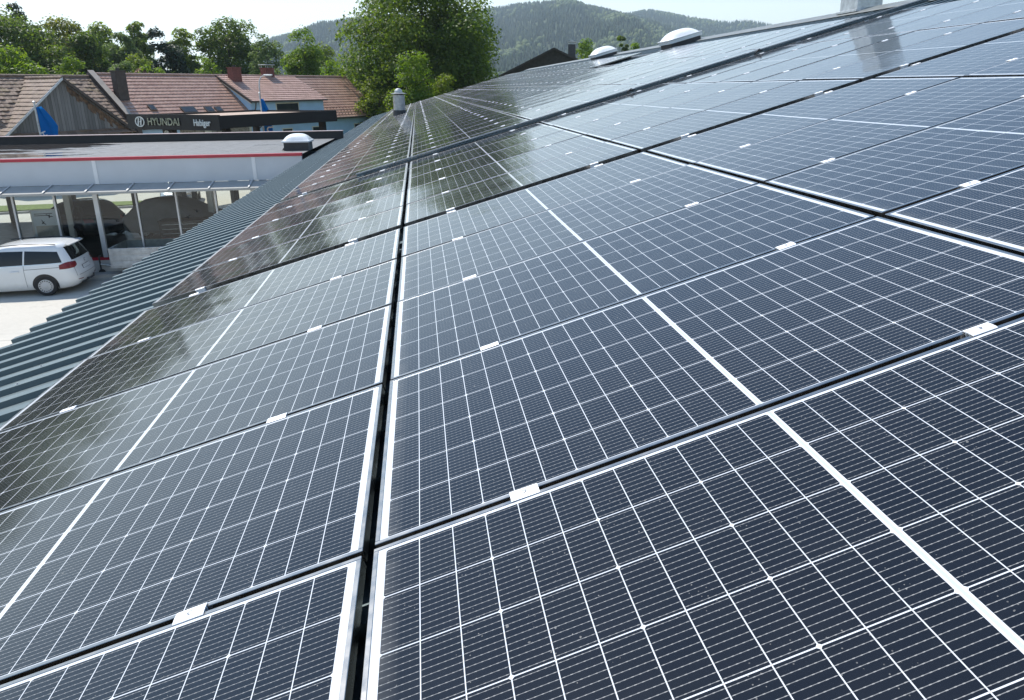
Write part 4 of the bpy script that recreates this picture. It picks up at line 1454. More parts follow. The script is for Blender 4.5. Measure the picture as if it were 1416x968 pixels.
mb.build('downpipe', M['wood_dk'], house, M=HI)
# roof windows
nv = np.cross(HR, slope_vec(RUN, DROP))
nv = nv if nv[2] > 0 else -nv
dn = slope_vec(RUN, DROP)
for s0, s1, t0, t1 in ((23.0, 23.5, 3.35, 3.95), (19.9, 21.1, 3.65, 4.35), (18.4, 19.1, 3.75, 4.35), (17.6, 18.2, 3.8, 4.35)):
    o_ = HA + nv * 0.07
    q4 = lambda a, b, c_, d_: [o_ + HR * a + dn * c_, o_ + HR * b + dn * c_, o_ + HR * b + dn * d_, o_ + HR * a + dn * d_]
    mb = MB()
    mb.prism(q4(s0, s1, t0, t1), nv * 0.05)
    sw = mb.build('roof_window', M['wood_dk'], h_roof)
    mb = MB()
    o_ = HA + nv * 0.122
    mb.prism(q4(s0 + .08, s1 - .08, t0 + .08, t1 - .08), nv * 0.01)
    mb.build('pane', M['winglass'], sw)
# chimneys
def chimney(s_, t_, wd, ztop, mat, cap=None, nm='chimney'):
    zb = ZR - dz * t_ - 0.6
    p = hp(s_, t_, 0)
    rz_ = math.atan2(HR[1], HR[0])
    MM = Matrix.Translation((p[0], p[1], 0)) @ Matrix.Rotation(rz_, 4, 'Z')
    mb = MB()
    mb.box(-wd, wd, -wd * 0.8, wd * 0.8, zb, ztop - 0.08, 0, MM)
    mb.box(-wd - .05, wd + .05, -wd * .8 - .05, wd * .8 + .05, ztop - 0.079, ztop, 0, MM)
    ch = mb.build(nm, mat, h_roof)
    if cap:
        mb = MB()
        for a in (-1, 1):
            for b in (-1, 1):
                mb.box(a * wd * 0.8 - .02, a * wd * 0.8 + .02, b * wd * 0.6 - .02, b * wd * 0.6 + .02, ztop + 0.001, ztop + 0.22, 0, MM)
        mb.bbox(-wd - .1, wd + .1, -wd, wd, ztop + 0.22, ztop + 0.27, 0.01, 0, MM)
        mb.build('chimney_cap', cap, ch)
    else:
        mb = MB()
        mb.lathe([(0.10, ztop), (0.11, ztop + 0.14), (0.13, ztop + 0.15), (0.13, ztop + 0.17)], 12, M=MM)
        mb.build('chimney_pot', M['dkmetal'], ch)
chimney(24.75, 1.9, 0.36, 2.55, M['wood_dk'])
chimney(14.0, 0.75, 0.42, 3.0, M['brick'])
chimney(9.7, -0.15, 0.45, 3.05, M['brick'], M['galv'])
# snow hooks near the eave
mb = MB()
for k in range(60):
    for rr in range(3):
        s_ = 0.2 + k * 0.42 + 0.2 * (rr % 2)
        if DS0 - 0.3 < s_ < DS1 + 0.3 and rr > 5:
            continue
        p = HA + HR * s_ + dn * (SLEN - 0.35 - 0.42 * rr) + nv * 0.06
        mb.prism([p, p + HR * 0.07, p + HR * 0.07 + nv * 0.09, p + nv * 0.09], dn * 0.02)
mb.build('snow_hooks', M['brick'], h_roof)

# --- old barn left of it, with a boarded gable wing
ZB = 2.12
barn = empty('barn', tuple(hp(31, 2, GZ)), 0, 'weathered barn with grey boarded gable and mossy brown tiled roof', 'barn')
BI = Matrix.Translation(-Vector(hp(31, 2, GZ)))
mb = MB()
HB = np.array([HA[0], HA[1], ZB])
tiles(mb, plane_fn(HB, HR, slope_vec(RUN, DROP)), 25.68, 33.2, 0.0, SLEN, 0.36, 0.32, 0.011)
tiles(mb, plane_fn(HB, HR, v2), 25.68, 33.2, 0.0, SLEN, 0.6, 0.6)
b_roof = mb.build('roof', M['oldtile'], barn, M=BI, fixn=False)
mb = MB()
for k in range(19):
    mb.tube([hp(25.7 + k * 0.40, 0, ZB + 0.03), hp(25.7 + k * 0.40 + 0.43, 0, ZB + 0.05)], 0.11, 8)
mb.build('ridge_tiles', M['oldtile'], barn, M=BI)
TG, SA_, SL, SR_, ZA = 4.0, 29.88, 33.75, 25.45, 1.97
ZLL, ZRR = -1.40, -1.72
ap = hp(SA_, TG, ZA)
lL = math.hypot(SL - SA_, ZA - ZLL)
dL = (HR * (SL - SA_) - CS * (ZA - ZLL)) / lL
dR = (-HR * (SA_ - SR_) - CS * (ZA - ZRR))
lR = np.linalg.norm(dR)
dR = dR / lR
mb = MB()
tiles(mb, plane_fn(ap, -HW, dL), -0.25, 16.0, 0.0, lL + 0.25, 0.36, 0.32, 0.007)
tiles(mb, plane_fn(ap, -HW, dR), -0.25, 16.0, 0.0, lR + 0.25, 0.36, 0.32, 0.012)
mb.build('wing_roof', M['oldtile'], barn, M=BI, fixn=False)
mb = MB()
for k in range(40):
    a = ap - HW * (k * 0.4 - 0.25) + CS * 0.03
    b = ap - HW * (k * 0.4 + 0.18) + CS * 0.05
    mb.tube([a, b], 0.10, 8)
mb.build('ridge_tiles', M['oldtile'], barn, M=BI)
t = NT('weathered_boards')
co = t.coord()
brd = t.math('ADD', t.math('MULTIPLY', t.xyz(co)[0], -HR[0]), t.math('MULTIPLY', t.xyz(co)[1], -HR[1]))
cell = t.math('FLOOR', t.math('DIVIDE', brd, 0.19))
fr_ = t.math('FLOORED_MODULO', brd, 0.19)
wn_ = t.n('ShaderNodeTexWhiteNoise', noise_dimensions='1D')
t.set(wn_.inputs['W'], cell)
c = t.mix(wn_.outputs['Value'], (0.105, 0.105, 0.10), (0.22, 0.215, 0.205))
streak = t.noise(t.scale(co, (5, 5, 0.5)), 2.0, 6, 0.7)
c = t.mix(t.remap(streak, 0.45, 0.75, 0.0, 0.5), c, (0.06, 0.055, 0.05))
c = t.mix(t.math('LESS_THAN', fr_, 0.014), c, (0.02, 0.02, 0.02))
t.bsdf(c, 0.9, 0, t.bump(t.math('ADD', t.math('LESS_THAN', fr_, 0.014), streak), 0.4, 0.02))
mb = MB()
mb.prism([hp(SL - .1, TG, GZ), hp(SL - .1, TG, ZLL - 0.02), hp(SA_, TG, ZA - 0.05), hp(SR_ + .1, TG, ZRR - 0.02), hp(SR_ + .1, TG, GZ)], -HW * 0.1)
mb.build('gable_wall', t.mat, barn, M=BI)
mb = MB()
mb.prism([hp(SL - .1, TG - .12, GZ), hp(SL - .1, -10, GZ), hp(SL - .1, -10, ZLL), hp(SL - .1, TG - .12, ZLL)], -HR * 0.1)
mb.build('side_wall', t.mat, barn, M=BI)
mb = MB()
o_ = HW * 0.26
mb.prism([ap + o_ + CS * 0.06, ap + o_ + dL * (lL + .3) + CS * 0.06, ap + o_ + dL * (lL + .3) - CS * 0.10, ap + o_ - CS * 0.10], HW * 0.04)
mb.build('metal_verge', M['galv'], barn, M=BI)
mb = MB()
mb.prism([ap + o_ + CS * 0.06, ap + o_ + dR * (lR + .3) + CS * 0.06, ap + o_ + dR * (lR + .3) - CS * 0.16, ap + o_ - CS * 0.16], HW * 0.05)
mb.build('verge_board', M['wood_dk'], barn, M=BI)
mb = MB()
for k in range(26):
    a = 0.35 + k * 0.205
    l_ = 0.25 + 0.55 * random.random() * (0.4 + k / 26)
    p = ap + HW * 0.02 + dR * a - CS * 0.24
    mb.prism([p, p + dR * 0.19, p + dR * 0.19 - CS * l_, p - CS * l_], HW * 0.025)
mb.build('rough_boards', var_mat('brown_bark_boards', (0.12, 0.075, 0.045), 0.9, 0, 0.6, 4), barn, M=BI)

# ------------------------------------------------------------------ dark canopy with lettering
P1 = np.array([-9.20, 35.5, 0.0])
CU = np.array([0.586, 0.810, 0])    # along the right face, away from the viewer
CV = np.array([-0.810, 0.586, 0])   # along the sign face, to the left
can = empty('canopy', (P1[0], P1[1], GZ), 0, 'dark flat canopy with white lettering on its sign face beyond the showroom', 'canopy')
CI = Matrix.Translation((-P1[0], -P1[1], -GZ))
t = NT('near_black_panel')
n_ = t.noise(t.coord(), 2.0, 4)
t.bsdf(t.mix(n_, (0.020, 0.018, 0.016), (0.030, 0.027, 0.024)), 0.6, Specular_IOR_Level=0.25)
M['sign'] = t.mat
Zc0, Zc1 = -0.66, -0.05
def cp_(u, v, z):
    p = P1 + CU * u + CV * v
    return np.array([p[0], p[1], z])
mb = MB()
mb.prism([cp_(0, 0, Zc0), cp_(8.05, 0, Zc0), cp_(8.05, 0, Zc1), cp_(0, 0, Zc1)], CV * 0.08)
for k in range(1, 4):
    mb.prism([cp_(k * 2.0, -0.004, Zc0), cp_(k * 2.0 + 0.015, -0.004, Zc0), cp_(k * 2.0 + 0.015, -0.004, Zc1), cp_(k * 2.0, -0.004, Zc1)], CV * 0.003)
mb.prism([cp_(8.05, 0.08, Zc0), cp_(8.05, 6.5, Zc0), cp_(8.05, 6.5, Zc1), cp_(8.05, 0.08, Zc1)], -CU * 0.08)
mb.prism([cp_(0, 6.55, Zc0), cp_(8.05, 6.55, Zc0), cp_(8.05, 6.55, Zc1), cp_(0, 6.55, Zc1)], CV * 0.08)
mb.build('fascia', M['sign'], can, M=CI)
mb = MB()
mb.prism([cp_(0.1, 0.1, Zc1 - 0.22), cp_(7.95, 0.1, Zc1 - 0.22), cp_(7.95, 6.4, Zc1 - 0.22), cp_(0.1, 6.4, Zc1 - 0.22)], (0, 0, 0.12))
mb.build('deck', var_mat('beige_gravel_roof', (0.42, 0.31, 0.24), 0.9, 0, 0.2, 4), can, M=CI)
mb = MB()
mb.prism([cp_(-0.12, -0.02, Zc0 - 0.10), cp_(-0.12, 6.75, Zc0 - 0.10), cp_(-0.12, 6.75, Zc1 + 0.04), cp_(-0.12, -0.02, Zc1 + 0.04)], CU * 0.1)
sg_ = mb.build('sign_panel', M['sign'], can, M=CI)
M['letter'] = var_mat('white_letters', (0.62, 0.64, 0.62), 0.3, 0.2, 0.1, 6)
M['letter2'] = var_mat('brushed_letters', (0.25, 0.26, 0.22), 0.25, 0.8, 0.25, 3)
def text(body, size, mat, parent, Mx, name, ext=0.02, sx=1.0):
    cu = bpy.data.curves.new(name, 'FONT')
    cu.body = body
    cu.size = size
    cu.extrude = ext
    cu.offset = 0.012 * size / 0.5
    cu.align_x = 'CENTER'
    cu.align_y = 'CENTER'
    tmp = bpy.data.objects.new('tmp', cu)
    COL.objects.link(tmp)
    bpy.context.view_layer.update()
    me = bpy.data.meshes.new_from_object(tmp.evaluated_get(bpy.context.evaluated_depsgraph_get()))
    bpy.data.objects.remove(tmp)
    me.name = name
    me.materials.clear()
    me.materials.append(mat)
    return link(name, me, parent, Mx @ Matrix.Diagonal((sx, 1, 1, 1)))
def sign_frame(v_, z_, out=0.02):   # frame on the sign face: x to the right, y up, z outwards
    p = P1 + CU * (-0.12 - out) + CV * v_
    mm = Matrix.Identity(4)
    for i in range(3):
        mm[i][0], mm[i][1], mm[i][2], mm[i][3] = -CV[i], (0, 0, 1)[i], -CU[i], (p[0], p[1], z_)[i]
    return mm
zm_ = (Zc0 - 0.10 + Zc1 + 0.04) / 2 + 0.0
text('HYUNDAI', 0.49, M['letter2'], sg_, sign_frame(3.92, zm_), 'lettering', 0.03, 1.10)
text('Habiger', 0.43, M['letter'], sg_, sign_frame(1.15, zm_ - 0.02), 'lettering', 0.02, 0.86)
def slanted_h(parent, MM, rx, ry, mat):
    mb = MB()
    n = 36
    for a in range(n):              # oval ring
        t0, t1 = 2 * math.pi * a / n, 2 * math.pi * (a + 1) / n
        q = []
        for k, tt in ((1.0, t0), (1.0, t1), (0.83, t1), (0.83, t0)):
            q.append(tuple(MM @ Vector((rx * k * math.cos(tt), ry * k * math.sin(tt), 0))))
        mb.prism(q, tuple(MM.to_3x3() @ Vector((0, 0, 0.03))))
    def stroke(pts):
        mb.prism([tuple(MM @ Vector((rx * x, ry * y, 0.0))) for x, y in pts], tuple(MM.to_3x3() @ Vector((0, 0, 0.035))))
    stroke([(-0.52, -0.62), (-0.30, -0.72), (-0.02, 0.70), (-0.26, 0.76)])
    stroke([(0.02, -0.70), (0.26, -0.76), (0.52, 0.62), (0.30, 0.72)])
    stroke([(-0.24, -0.16), (0.12, 0.02), (0.24, 0.16), (-0.12, 0.0)])
    return mb.build('emblem', mat, parent)
slanted_h(sg_, sign_frame(5.72, zm_), 0.36, 0.26, M['letter'])
# posts of the canopy; the front one carries a small emblem
for u, v, w_ in ((0.55, 4.70, 0.36), (0.6, 0.6, 0.14), (7.3, 0.6, 0.14), (7.3, 5.9, 0.14)):
    mb = MB()
    mb.prism([cp_(u, v - w_, GZ), cp_(u, v + w_, GZ), cp_(u + 0.3, v + w_, GZ), cp_(u + 0.3, v - w_, GZ)], (0, 0, Zc1 - 0.25 - GZ))
    po = mb.build('post', M['sign'], can, M=CI)
    if w_ > 0.3:
        p = P1 + CU * (u - 0.02) + CV * v
        mm = sign_frame(v, -0.98)
        mm[0][3], mm[1][3] = p[0], p[1]
        slanted_h(po, mm, 0.19, 0.13, M['letter'])
        mm = sign_frame(v, -1.25)
        mm[0][3], mm[1][3] = p[0], p[1]
        text('HYUNDAI', 0.15, M['letter2'], po, mm, 'lettering', 0.008)

# ------------------------------------------------------------------ flags and lamp post
def flag(px, py, D, label, rows, txt_rot, txt_size, tdx, tdz):
    p = at(px, py, D)
    H = p[2] - GZ
    f = empty('flag', (p[0], p[1], GZ), 0, label, 'flag')
    mb = MB()
    mb.tube([(0, 0, 0), (0, 0, H * 0.5), (0, 0, H)], 0.055, 10, 0, 0.035)
    mb.lathe([(0.06, H), (0.06, H + 0.05), (0.001, H + 0.08)], 10)
    mb.build('pole', M['galv'], f)
    P = []
    for z, wd in rows:
        row = []
        for i in range(15):
            u = i / 14
            row.append((0.05 + wd * u, 0.10 * math.sin(u * 9 + z * 1.7) * u + 0.25 * u, H + z - 0.12 * u * math.sin(z)))
        P.append(row)
    mb = MB()
    mb.grid(P)
    t = NT('blue_flag_cloth')
    b = t.n('ShaderNodeBsdfDiffuse')
    c = t.mix(t.noise(t.coord(), 1.5, 3), (0.014, 0.17, 0.42), (0.024, 0.22, 0.52))
    t.set(b.inputs[0], c)
    tl_ = t.n('ShaderNodeBsdfTranslucent')
    t.set(tl_.inputs[0], c)
    mx = t.n('ShaderNodeMixShader')
    mx.inputs[0].default_value = 0.4
    t.t.links.new(b.outputs[0], mx.inputs[1])
    t.t.links.new(tl_.outputs[0], mx.inputs[2])
    t.t.links.new(mx.outputs[0], t.out.inputs['Surface'])
    cl = mb.build('cloth', t.mat, f, smooth=True)
    cl.modifiers.new('thick', 'SOLIDIFY').thickness = 0.004
    mm = Matrix.Translation((tdx, -0.10, H + tdz)) @ Matrix.Rotation(R(90), 4, 'X') @ Matrix.Rotation(txt_rot, 4, 'Z')
    text('HYUNDAI', txt_size, M['letter'], cl, mm, 'lettering', 0.004)
    return f
flag(47, 142, 35.5, 'blue hanging flag on a pole in front of the grey barn gable', [(-0.2 - 0.14 * k, 0.08 + 0.62 * min(1, k / 7) * (1 - 0.02 * k)) for k in range(22)], R(-68), 0.36, 0.42, -2.05)
flag(358.5, 129, 45.0, 'blue flag hanging on a pole behind the canopy', [(-0.35 - 0.14 * k, 0.06 + 0.40 * min(1, k / 8)) for k in range(20)], R(-86), 0.55, 0.42, -2.45)
p = at(359, 124, 52.0)
lamp = empty('street_lamp', (p[0], p[1], GZ), 0, 'slender curved street lamp standing in front of the farmhouse dormer', 'street lamp')
Hl = at(366, 104, 52.0)[2] - GZ
mb = MB()
mb.tube([(0, 0, 0), (0, 0, Hl * 0.6), (0.0, 0, Hl - 0.75), (0.04, 0, Hl - 0.4), (0.16, 0, Hl - 0.14), (0.40, 0, Hl)], 0.06, 8, 0, 0.025)
mb.build('pole', M['galv'], lamp)
mb = MB()
mb.bbox(0.36, 0.95, -0.11, 0.11, Hl - 0.04, Hl + 0.06, 0.03)
lh = mb.build('lamp_head', M['galv'], lamp)
mb = MB()
mb.box(0.45, 0.90, -0.08, 0.08, Hl - 0.055, Hl - 0.041)
mb.build('diffuser', M['opal'], lh)
# ------------------------------------------------------------------ houses between the trees
def gable_house(name, label, apex, yaw, halfw, length, ridge_h, pitch, roofm, wallm, over=0.5):
    # apex: world position of the gable's ridge end; the ridge runs along local +y
    h = empty(name, (apex[0], apex[1], GZ), yaw, label, 'house')
    H = apex[2] - GZ
    he = H - halfw * math.tan(pitch)
    mb = MB()
    mb.prism([(-halfw + over, 0.4, 0), (halfw - over, 0.4, 0), (halfw - over, 0.4, he + over * math.tan(pitch) - 0.12), (0, 0.4, H - 0.14), (-halfw + over, 0.4, he + over * math.tan(pitch) - 0.12)], (0, length - 0.8, 0))
    mb.build('wall', wallm, h)
    for sg in (1, -1):
        mb = MB()
        dvv = np.array([sg * math.cos(pitch), 0, -math.sin(pitch)])
        tiles(mb, plane_fn(np.array([0, 0, H]), np.array([0, 1.0, 0]), dvv), 0, length, 0, halfw / math.cos(pitch), 0.45, 0.45)
        rr_ = mb.build('roof', roofm, h, fixn=False)
    mb = MB()
    for sg in (1, -1):
        mb.prism([(0, -0.04, H + 0.08), (sg * halfw, -0.04, he + 0.08), (sg * halfw, -0.04, he - 0.18), (0, -0.04, H - 0.18)], (0, 0.06, 0))
    mb.build('verge_board', M['wood_dk'], h)
    return h, rr_, H
M['browntile'] = tile_mat('brown_roof_tiles', (0.11, 0.075, 0.06), (0.17, 0.12, 0.10), 0, 0.6)
M['darkwood'] = var_mat('dark_timber_cladding', (0.050, 0.038, 0.030), 0.8, 0, 0.3, 3)
ap_ = at(766, 66.5, 92.0)
dh, drf, dH = gable_house('timber_house', 'dark timber gabled house with brown roof behind the far end of the panels', ap_, R(-14), 8.6, 13.0, 0, R(25), M['browntile'], M['darkwood'], 1.0)
mb = MB()
mb.box(1.6, 2.6, 5.6, 6.5, dH - 1.6, dH + 0.75)
dc = mb.build('chimney', M['dkmetal'], drf)
mb = MB()
mb.prism([(1.5, 5.4, dH + 1.05), (2.1, 5.4, dH + 1.30), (2.7, 5.4, dH + 1.05)], (0, 1.2, 0))
for a in (1.65, 2.5):
    mb.box(a, a + 0.05, 5.7, 5.8, dH + 0.751, dH + 1.07)
mb.build('chimney_cap', M['galv'], dc)
gable_house('grey_roofed_house', 'small house with a pale grey roof among trees behind the farmhouse chimneys', at(357, 97, 120.0), R(78), 3.2, 6.0, 0, R(24), var_mat('grey_fibre_roof', (0.27, 0.27, 0.26), 0.8, 0, 0.1, 2), M['darkwood'])
gable_house('red_gabled_house', 'little house with a salmon gable among bushes above the red tiled roof', at(198, 92.5, 104.0), R(25), 1.5, 6.0, 0, R(50), M['redtile'], var_mat('salmon_render', (0.46, 0.27, 0.21), 0.85), 0.2)

# ------------------------------------------------------------------ trees
def leaf_mat(name, c0, c1, tr=0.52):
    t = NT(name)
    a = t.n('ShaderNodeAttribute')
    a.attribute_name = 'tone'
    c = t.mix(a.outputs['Fac'], c0, c1)
    d = t.n('ShaderNodeBsdfPrincipled')
    t.set(d.inputs['Base Color'], c)
    d.inputs['Roughness'].default_value = 0.5
    d.inputs['Specular IOR Level'].default_value = 0.3
    tl_ = t.n('ShaderNodeBsdfTranslucent')
    hs_ = t.n('ShaderNodeHueSaturation')
    t.set(hs_.inputs['Color'], c)
    hs_.inputs['Value'].default_value = 1.9
    hs_.inputs['Saturation'].default_value = 1.1
    hs_.inputs['Hue'].default_value = 0.497
    t.t.links.new(hs_.outputs[0], tl_.inputs[0])
    mx = t.n('ShaderNodeMixShader')
    mx.inputs[0].default_value = tr
    t.t.links.new(d.outputs[0], mx.inputs[1])
    t.t.links.new(tl_.outputs[0], mx.inputs[2])
    t.t.links.new(mx.outputs[0], t.out.inputs['Surface'])
    return t.mat
LEAF = {
    'dark': leaf_mat('dark_leaves', (0.050, 0.086, 0.016), (0.125, 0.172, 0.030)),
    'mid': leaf_mat('green_leaves', (0.078, 0.118, 0.016), (0.180, 0.225, 0.034)),
    'bright': leaf_mat('bright_leaves', (0.075, 0.135, 0.016), (0.165, 0.225, 0.030)),
    'yellow': leaf_mat('yellowish_leaves', (0.075, 0.100, 0.018), (0.20, 0.20, 0.050)),
    'pale': leaf_mat('pale_leaves', (0.070, 0.110, 0.030), (0.145, 0.19, 0.060)),
    'spruce': leaf_mat('spruce_needles', (0.012, 0.028, 0.012), (0.035, 0.058, 0.022), 0.2),
    'linden': leaf_mat('linden_leaves', (0.042, 0.082, 0.012), (0.150, 0.200, 0.028), 0.5),
}
M['bark'] = var_mat('tree_bark', (0.075, 0.058, 0.042), 0.9, 0, 0.35, 4, 0.5)
def leaves_mesh(name, pos, nrm, size, tone, mat, aspect=0.62):
    n = len(pos)
    nrm = nrm / np.maximum(np.linalg.norm(nrm, axis=1, keepdims=True), 1e-6)
    ref = RNG.normal(size=(n, 3))
    u = np.cross(nrm, ref)
    u /= np.maximum(np.linalg.norm(u, axis=1, keepdims=True), 1e-6)
    v = np.cross(nrm, u)
    s = size[:, None]
    bend = nrm * s * 0.22
    V = np.stack([pos - u * s + bend * 0, pos - v * s * aspect + bend, pos + u * s, pos + v * s * aspect + bend], 1).reshape(-1, 3)
    me = bpy.data.meshes.new(name)
    me.vertices.add(4 * n)
    me.vertices.foreach_set('co', V.astype(np.float32).ravel())
    me.loops.add(4 * n)
    me.loops.foreach_set('vertex_index', np.arange(4 * n, dtype=np.int32))
    me.polygons.add(n)
    me.polygons.foreach_set('loop_start', np.arange(0, 4 * n, 4, dtype=np.int32))
    at_ = me.attributes.new('tone', 'FLOAT', 'FACE')
    at_.data.foreach_set('value', np.clip(tone, 0, 1).astype(np.float32))
    me.materials.append(mat)
    me.update(calc_edges=True)
    me.validate()
    return me
def crown_points(kind, W, H, n, clumps, rng):
    # W radius, H crown height, base at z = 0
    if kind == 'spruce':
        z = rng.random(n) ** 1.25 * H
        tier = np.floor(z / H * 13) / 13
        rr = W * (1 - z / H) ** 0.85 * (0.72 + 0.28 * (1 - (z / H * 13 - np.floor(z / H * 13)))) 
        a = rng.random(n) * 2 * np.pi
        k = rng.integers(0, 11, n)
        a = k * 2 * np.pi / 11 + tier * 40 + rng.normal(0, 0.16, n)
        r_ = rr * np.sqrt(rng.random(n)) * (0.8 + 0.3 * rng.random(n))
        pos = np.stack([r_ * np.cos(a), r_ * np.sin(a), z - 0.20 * r_], 1)
        nr = np.stack([np.cos(a) * 0.6, np.sin(a) * 0.6, np.full(n, 0.8)], 1) + rng.normal(0, 0.35, (n, 3))
        tone = rng.random(n) * 0.6 + 0.3 * (r_ / (rr + 1e-3))
        return pos, nr, tone
    # centres of leaf masses spread through the crown volume
    cs, rad = [], []
    while len(cs) < clumps:
        q = rng.uniform(-1, 1, 3)
        zz = (q[2] + 1) / 2
        if kind == 'round':
            lim = math.sqrt(max(0, 1 - (2 * zz - 0.92) ** 2)) if True else 1
            lim = max(0.0, lim)
        elif kind == 'cone':
            lim = min(1.0, (1 - zz) * 1.35) ** 0.8 * (0.55 + 0.45 * min(1, zz * 4))
        elif kind == 'column':
            lim = min(1.0, (1 - zz) * 2.6, 0.6 + zz * 2)
        else:                        # broad, domed
            lim = math.sqrt(max(0.0, 1 - max(0, zz - 0.25) ** 2 / 0.5625)) * (0.75 + 0.25 * min(1, zz * 3))
        d = math.hypot(q[0], q[1])
        if d > lim:
            continue
        if d < lim * 0.45 and rng.random() < 0.6 and zz < 0.85:
            continue
        cs.append((q[0] * W * 0.88, q[1] * W * 0.88, zz * H * 0.94))
        rad.append(W * rng.uniform(0.27, 0.46) * (1.1 if d < lim * 0.6 else 0.9) * (52 / max(52, clumps)) ** 0.33)
    cs, rad = np.array(cs), np.array(rad)
    tn = rng.random(clumps)
    i = rng.choice(clumps, n, p=rad ** 2 / np.sum(rad ** 2))
    d = rng.normal(size=(n, 3))
    d /= np.linalg.norm(d, axis=1, keepdims=True)
    d[:, 2] = np.where(d[:, 2] < -0.25, -d[:, 2] * 0.8, d[:, 2])
    rr = rad[i] * (0.55 + 0.5 * rng.random(n) ** 0.7)
    pos = cs[i] + d * rr[:, None] * np.array([1.1, 1.1, 0.95])
    pos += rng.normal(0, 0.03, (n, 3)) * W
    nr = d + rng.normal(0, 0.55, (n, 3)) + np.array([0, 0, 0.45])
    tone = 0.55 * tn[i] + 0.45 * rng.random(n)
    return pos, nr, tone
def tree(name, label, px, D, ytop, wpx, kind, leaf, n, lsize, cat='tree', base_frac=0.16, clumps=None, seed=0, group=None, dy=0.0):
    rng = np.random.default_rng(seed * 77 + 5)
    n = int(n * (1.45 if kind not in ('spruce',) and n < 30000 else 1.15))
    b = at(px, 126, D)
    H = at(px, ytop, D)[2] - GZ
    W = wpx / 2 * (D - CP[1]) / FP / abs(np.dot(ray(px, 126) / ray(px, 126)[1], [0, 1, 0])) * 1.02
    tr = empty(name, (b[0], b[1], GZ), rng.random() * 6, label, cat, group)
    zb = H * base_frac
    pos, nr, tone = crown_points(kind, W, H - zb, n, clumps or 58, rng)
    pos[:, 2] += zb
    pos[:, 2] *= H / max(1e-3, np.percentile(pos[:, 2], 99.7))
    size = lsize * rng.uniform(0.6, 1.25, n)
    link('crown', leaves_mesh('crown', pos, nr, size, tone, LEAF[leaf]), tr)
    mb = MB()
    r0 = max(0.05, H * 0.018)
    pts = [(0, 0, -0.1)]
    for k in range(1, 7):
        pts.append((rng.normal(0, 0.02) * H * 0.4, rng.normal(0, 0.02) * H * 0.4, H * 0.14 * k))
    mb.tube(pts, r0, 8, 0, r0 * 0.25)
    if kind != 'spruce':
        for k in range(9):
            a = rng.random() * 6.28
            z0 = H * (0.18 + 0.06 * k)
            l_ = W * rng.uniform(0.5, 0.85)
            mb.tube([(0, 0, z0), (l_ * 0.4 * math.cos(a), l_ * 0.4 * math.sin(a), z0 + l_ * 0.35), (l_ * math.cos(a + .2), l_ * math.sin(a + .2), z0 + l_ * 0.6)], r0 * 0.45, 6, 0, r0 * 0.08)
    mb.build('trunk', M['bark'], tr, smooth=True)
    return tr
# px, depth, top row, width, ...
tree('broadleaf_tree', 'tall drooping dark tree at the left end of the tree row', 14, 92, 13, 135, 'round', 'dark', 15000, 0.20, seed=1, base_frac=0.10)
tree('pine_tree', 'dark pine poking out above the tall drooping tree at the left', 46, 104, 7, 44, 'cone', 'spruce', 5000, 0.22, seed=2, clumps=40)
tree('maple_tree', 'bright green rounded tree in front of the tall dark left tree', 10, 74, 66, 92, 'round', 'bright', 9000, 0.17, seed=3, base_frac=0.12)
tree('flowering_tree', 'broad yellow-green blossoming tree left of the dark spruce', 92, 100, 29, 100, 'broad', 'yellow', 14000, 0.20, seed=4, base_frac=0.1)
tree('hornbeam_tree', 'dark leafy tree below the blossoming tree, above the barn ridge', 82, 90, 66, 80, 'broad', 'dark', 9000, 0.18, seed=5, base_frac=0.06)
for k_, (px_, D_, yt_, w_) in enumerate(((-70, 96, -8, 150), (-190, 92, -45, 190), (-330, 84, -95, 200), (-480, 78, -130, 210))):
    tree('roadside_tree', 'tall dark tree beyond the left edge, mirrored in the lowest solar panels', px_, D_, yt_, w_, 'round', 'dark', 9000, 0.24, seed=40 + k_, group='trees beyond the left edge')
tree('spruce_tree', 'broad dark spruce beside the yellow-green blossoming tree', 137, 96, 47, 62, 'cone', 'dark', 9000, 0.19, seed=6, clumps=60, base_frac=0.08)
tree('ash_tree', 'distant mid-green tree behind the blossoming tree and dark spruce', 150, 128, 34, 56, 'round', 'mid', 6000, 0.24, seed=7)
tree('willow_tree', 'pale drooping willow left of the tall rounded tree', 178, 112, 47, 44, 'round', 'pale', 6000, 0.20, seed=8)
tree('oak_tree', 'tall rounded tree with dark crown standing alone against the sky', 200, 124, 32, 36, 'round', 'mid', 6500, 0.22, seed=9, base_frac=0.2)
tree('fir_tree', 'very dark narrow fir above the middle of the red roof', 237, 104, 43, 46, 'column', 'spruce', 9000, 0.20, seed=10, clumps=60, base_frac=0.05)
tree('beech_tree', 'green rounded tree just right of the very dark fir', 263, 116, 42, 44, 'round', 'mid', 7000, 0.21, seed=11)
tree('plane_tree', 'large dark tree with an uneven top behind the brick chimneys', 322, 118, 29, 84, 'round', 'dark', 14000, 0.22, seed=12, base_frac=0.08)
tree('birch_tree', 'pale thin birch between the large dark tree and the bright birch', 374, 112, 50, 44, 'round', 'pale', 5500, 0.17, seed=13, base_frac=0.08)
tree('birch_tree', 'bright green pointed birch above the right half of the red roof', 425, 98, 41, 62, 'cone', 'bright', 10000, 0.17, seed=14, clumps=70, base_frac=0.08)
tree('alder_tree', 'dull green tree right behind the bright pointed birch', 452, 122, 62, 48, 'round', 'mid', 5000, 0.20, seed=15)
tree('elder_bush', 'leafy bush just above the right end of the red roof ridge', 462, 88, 84, 52, 'broad', 'bright', 5000, 0.15, 'bush', seed=16, base_frac=0.03)
tree('hazel_bush', 'green bush between the red roof end and the great linden', 500, 86, 98, 66, 'broad', 'mid', 6500, 0.15, 'bush', seed=17, base_frac=0.02)
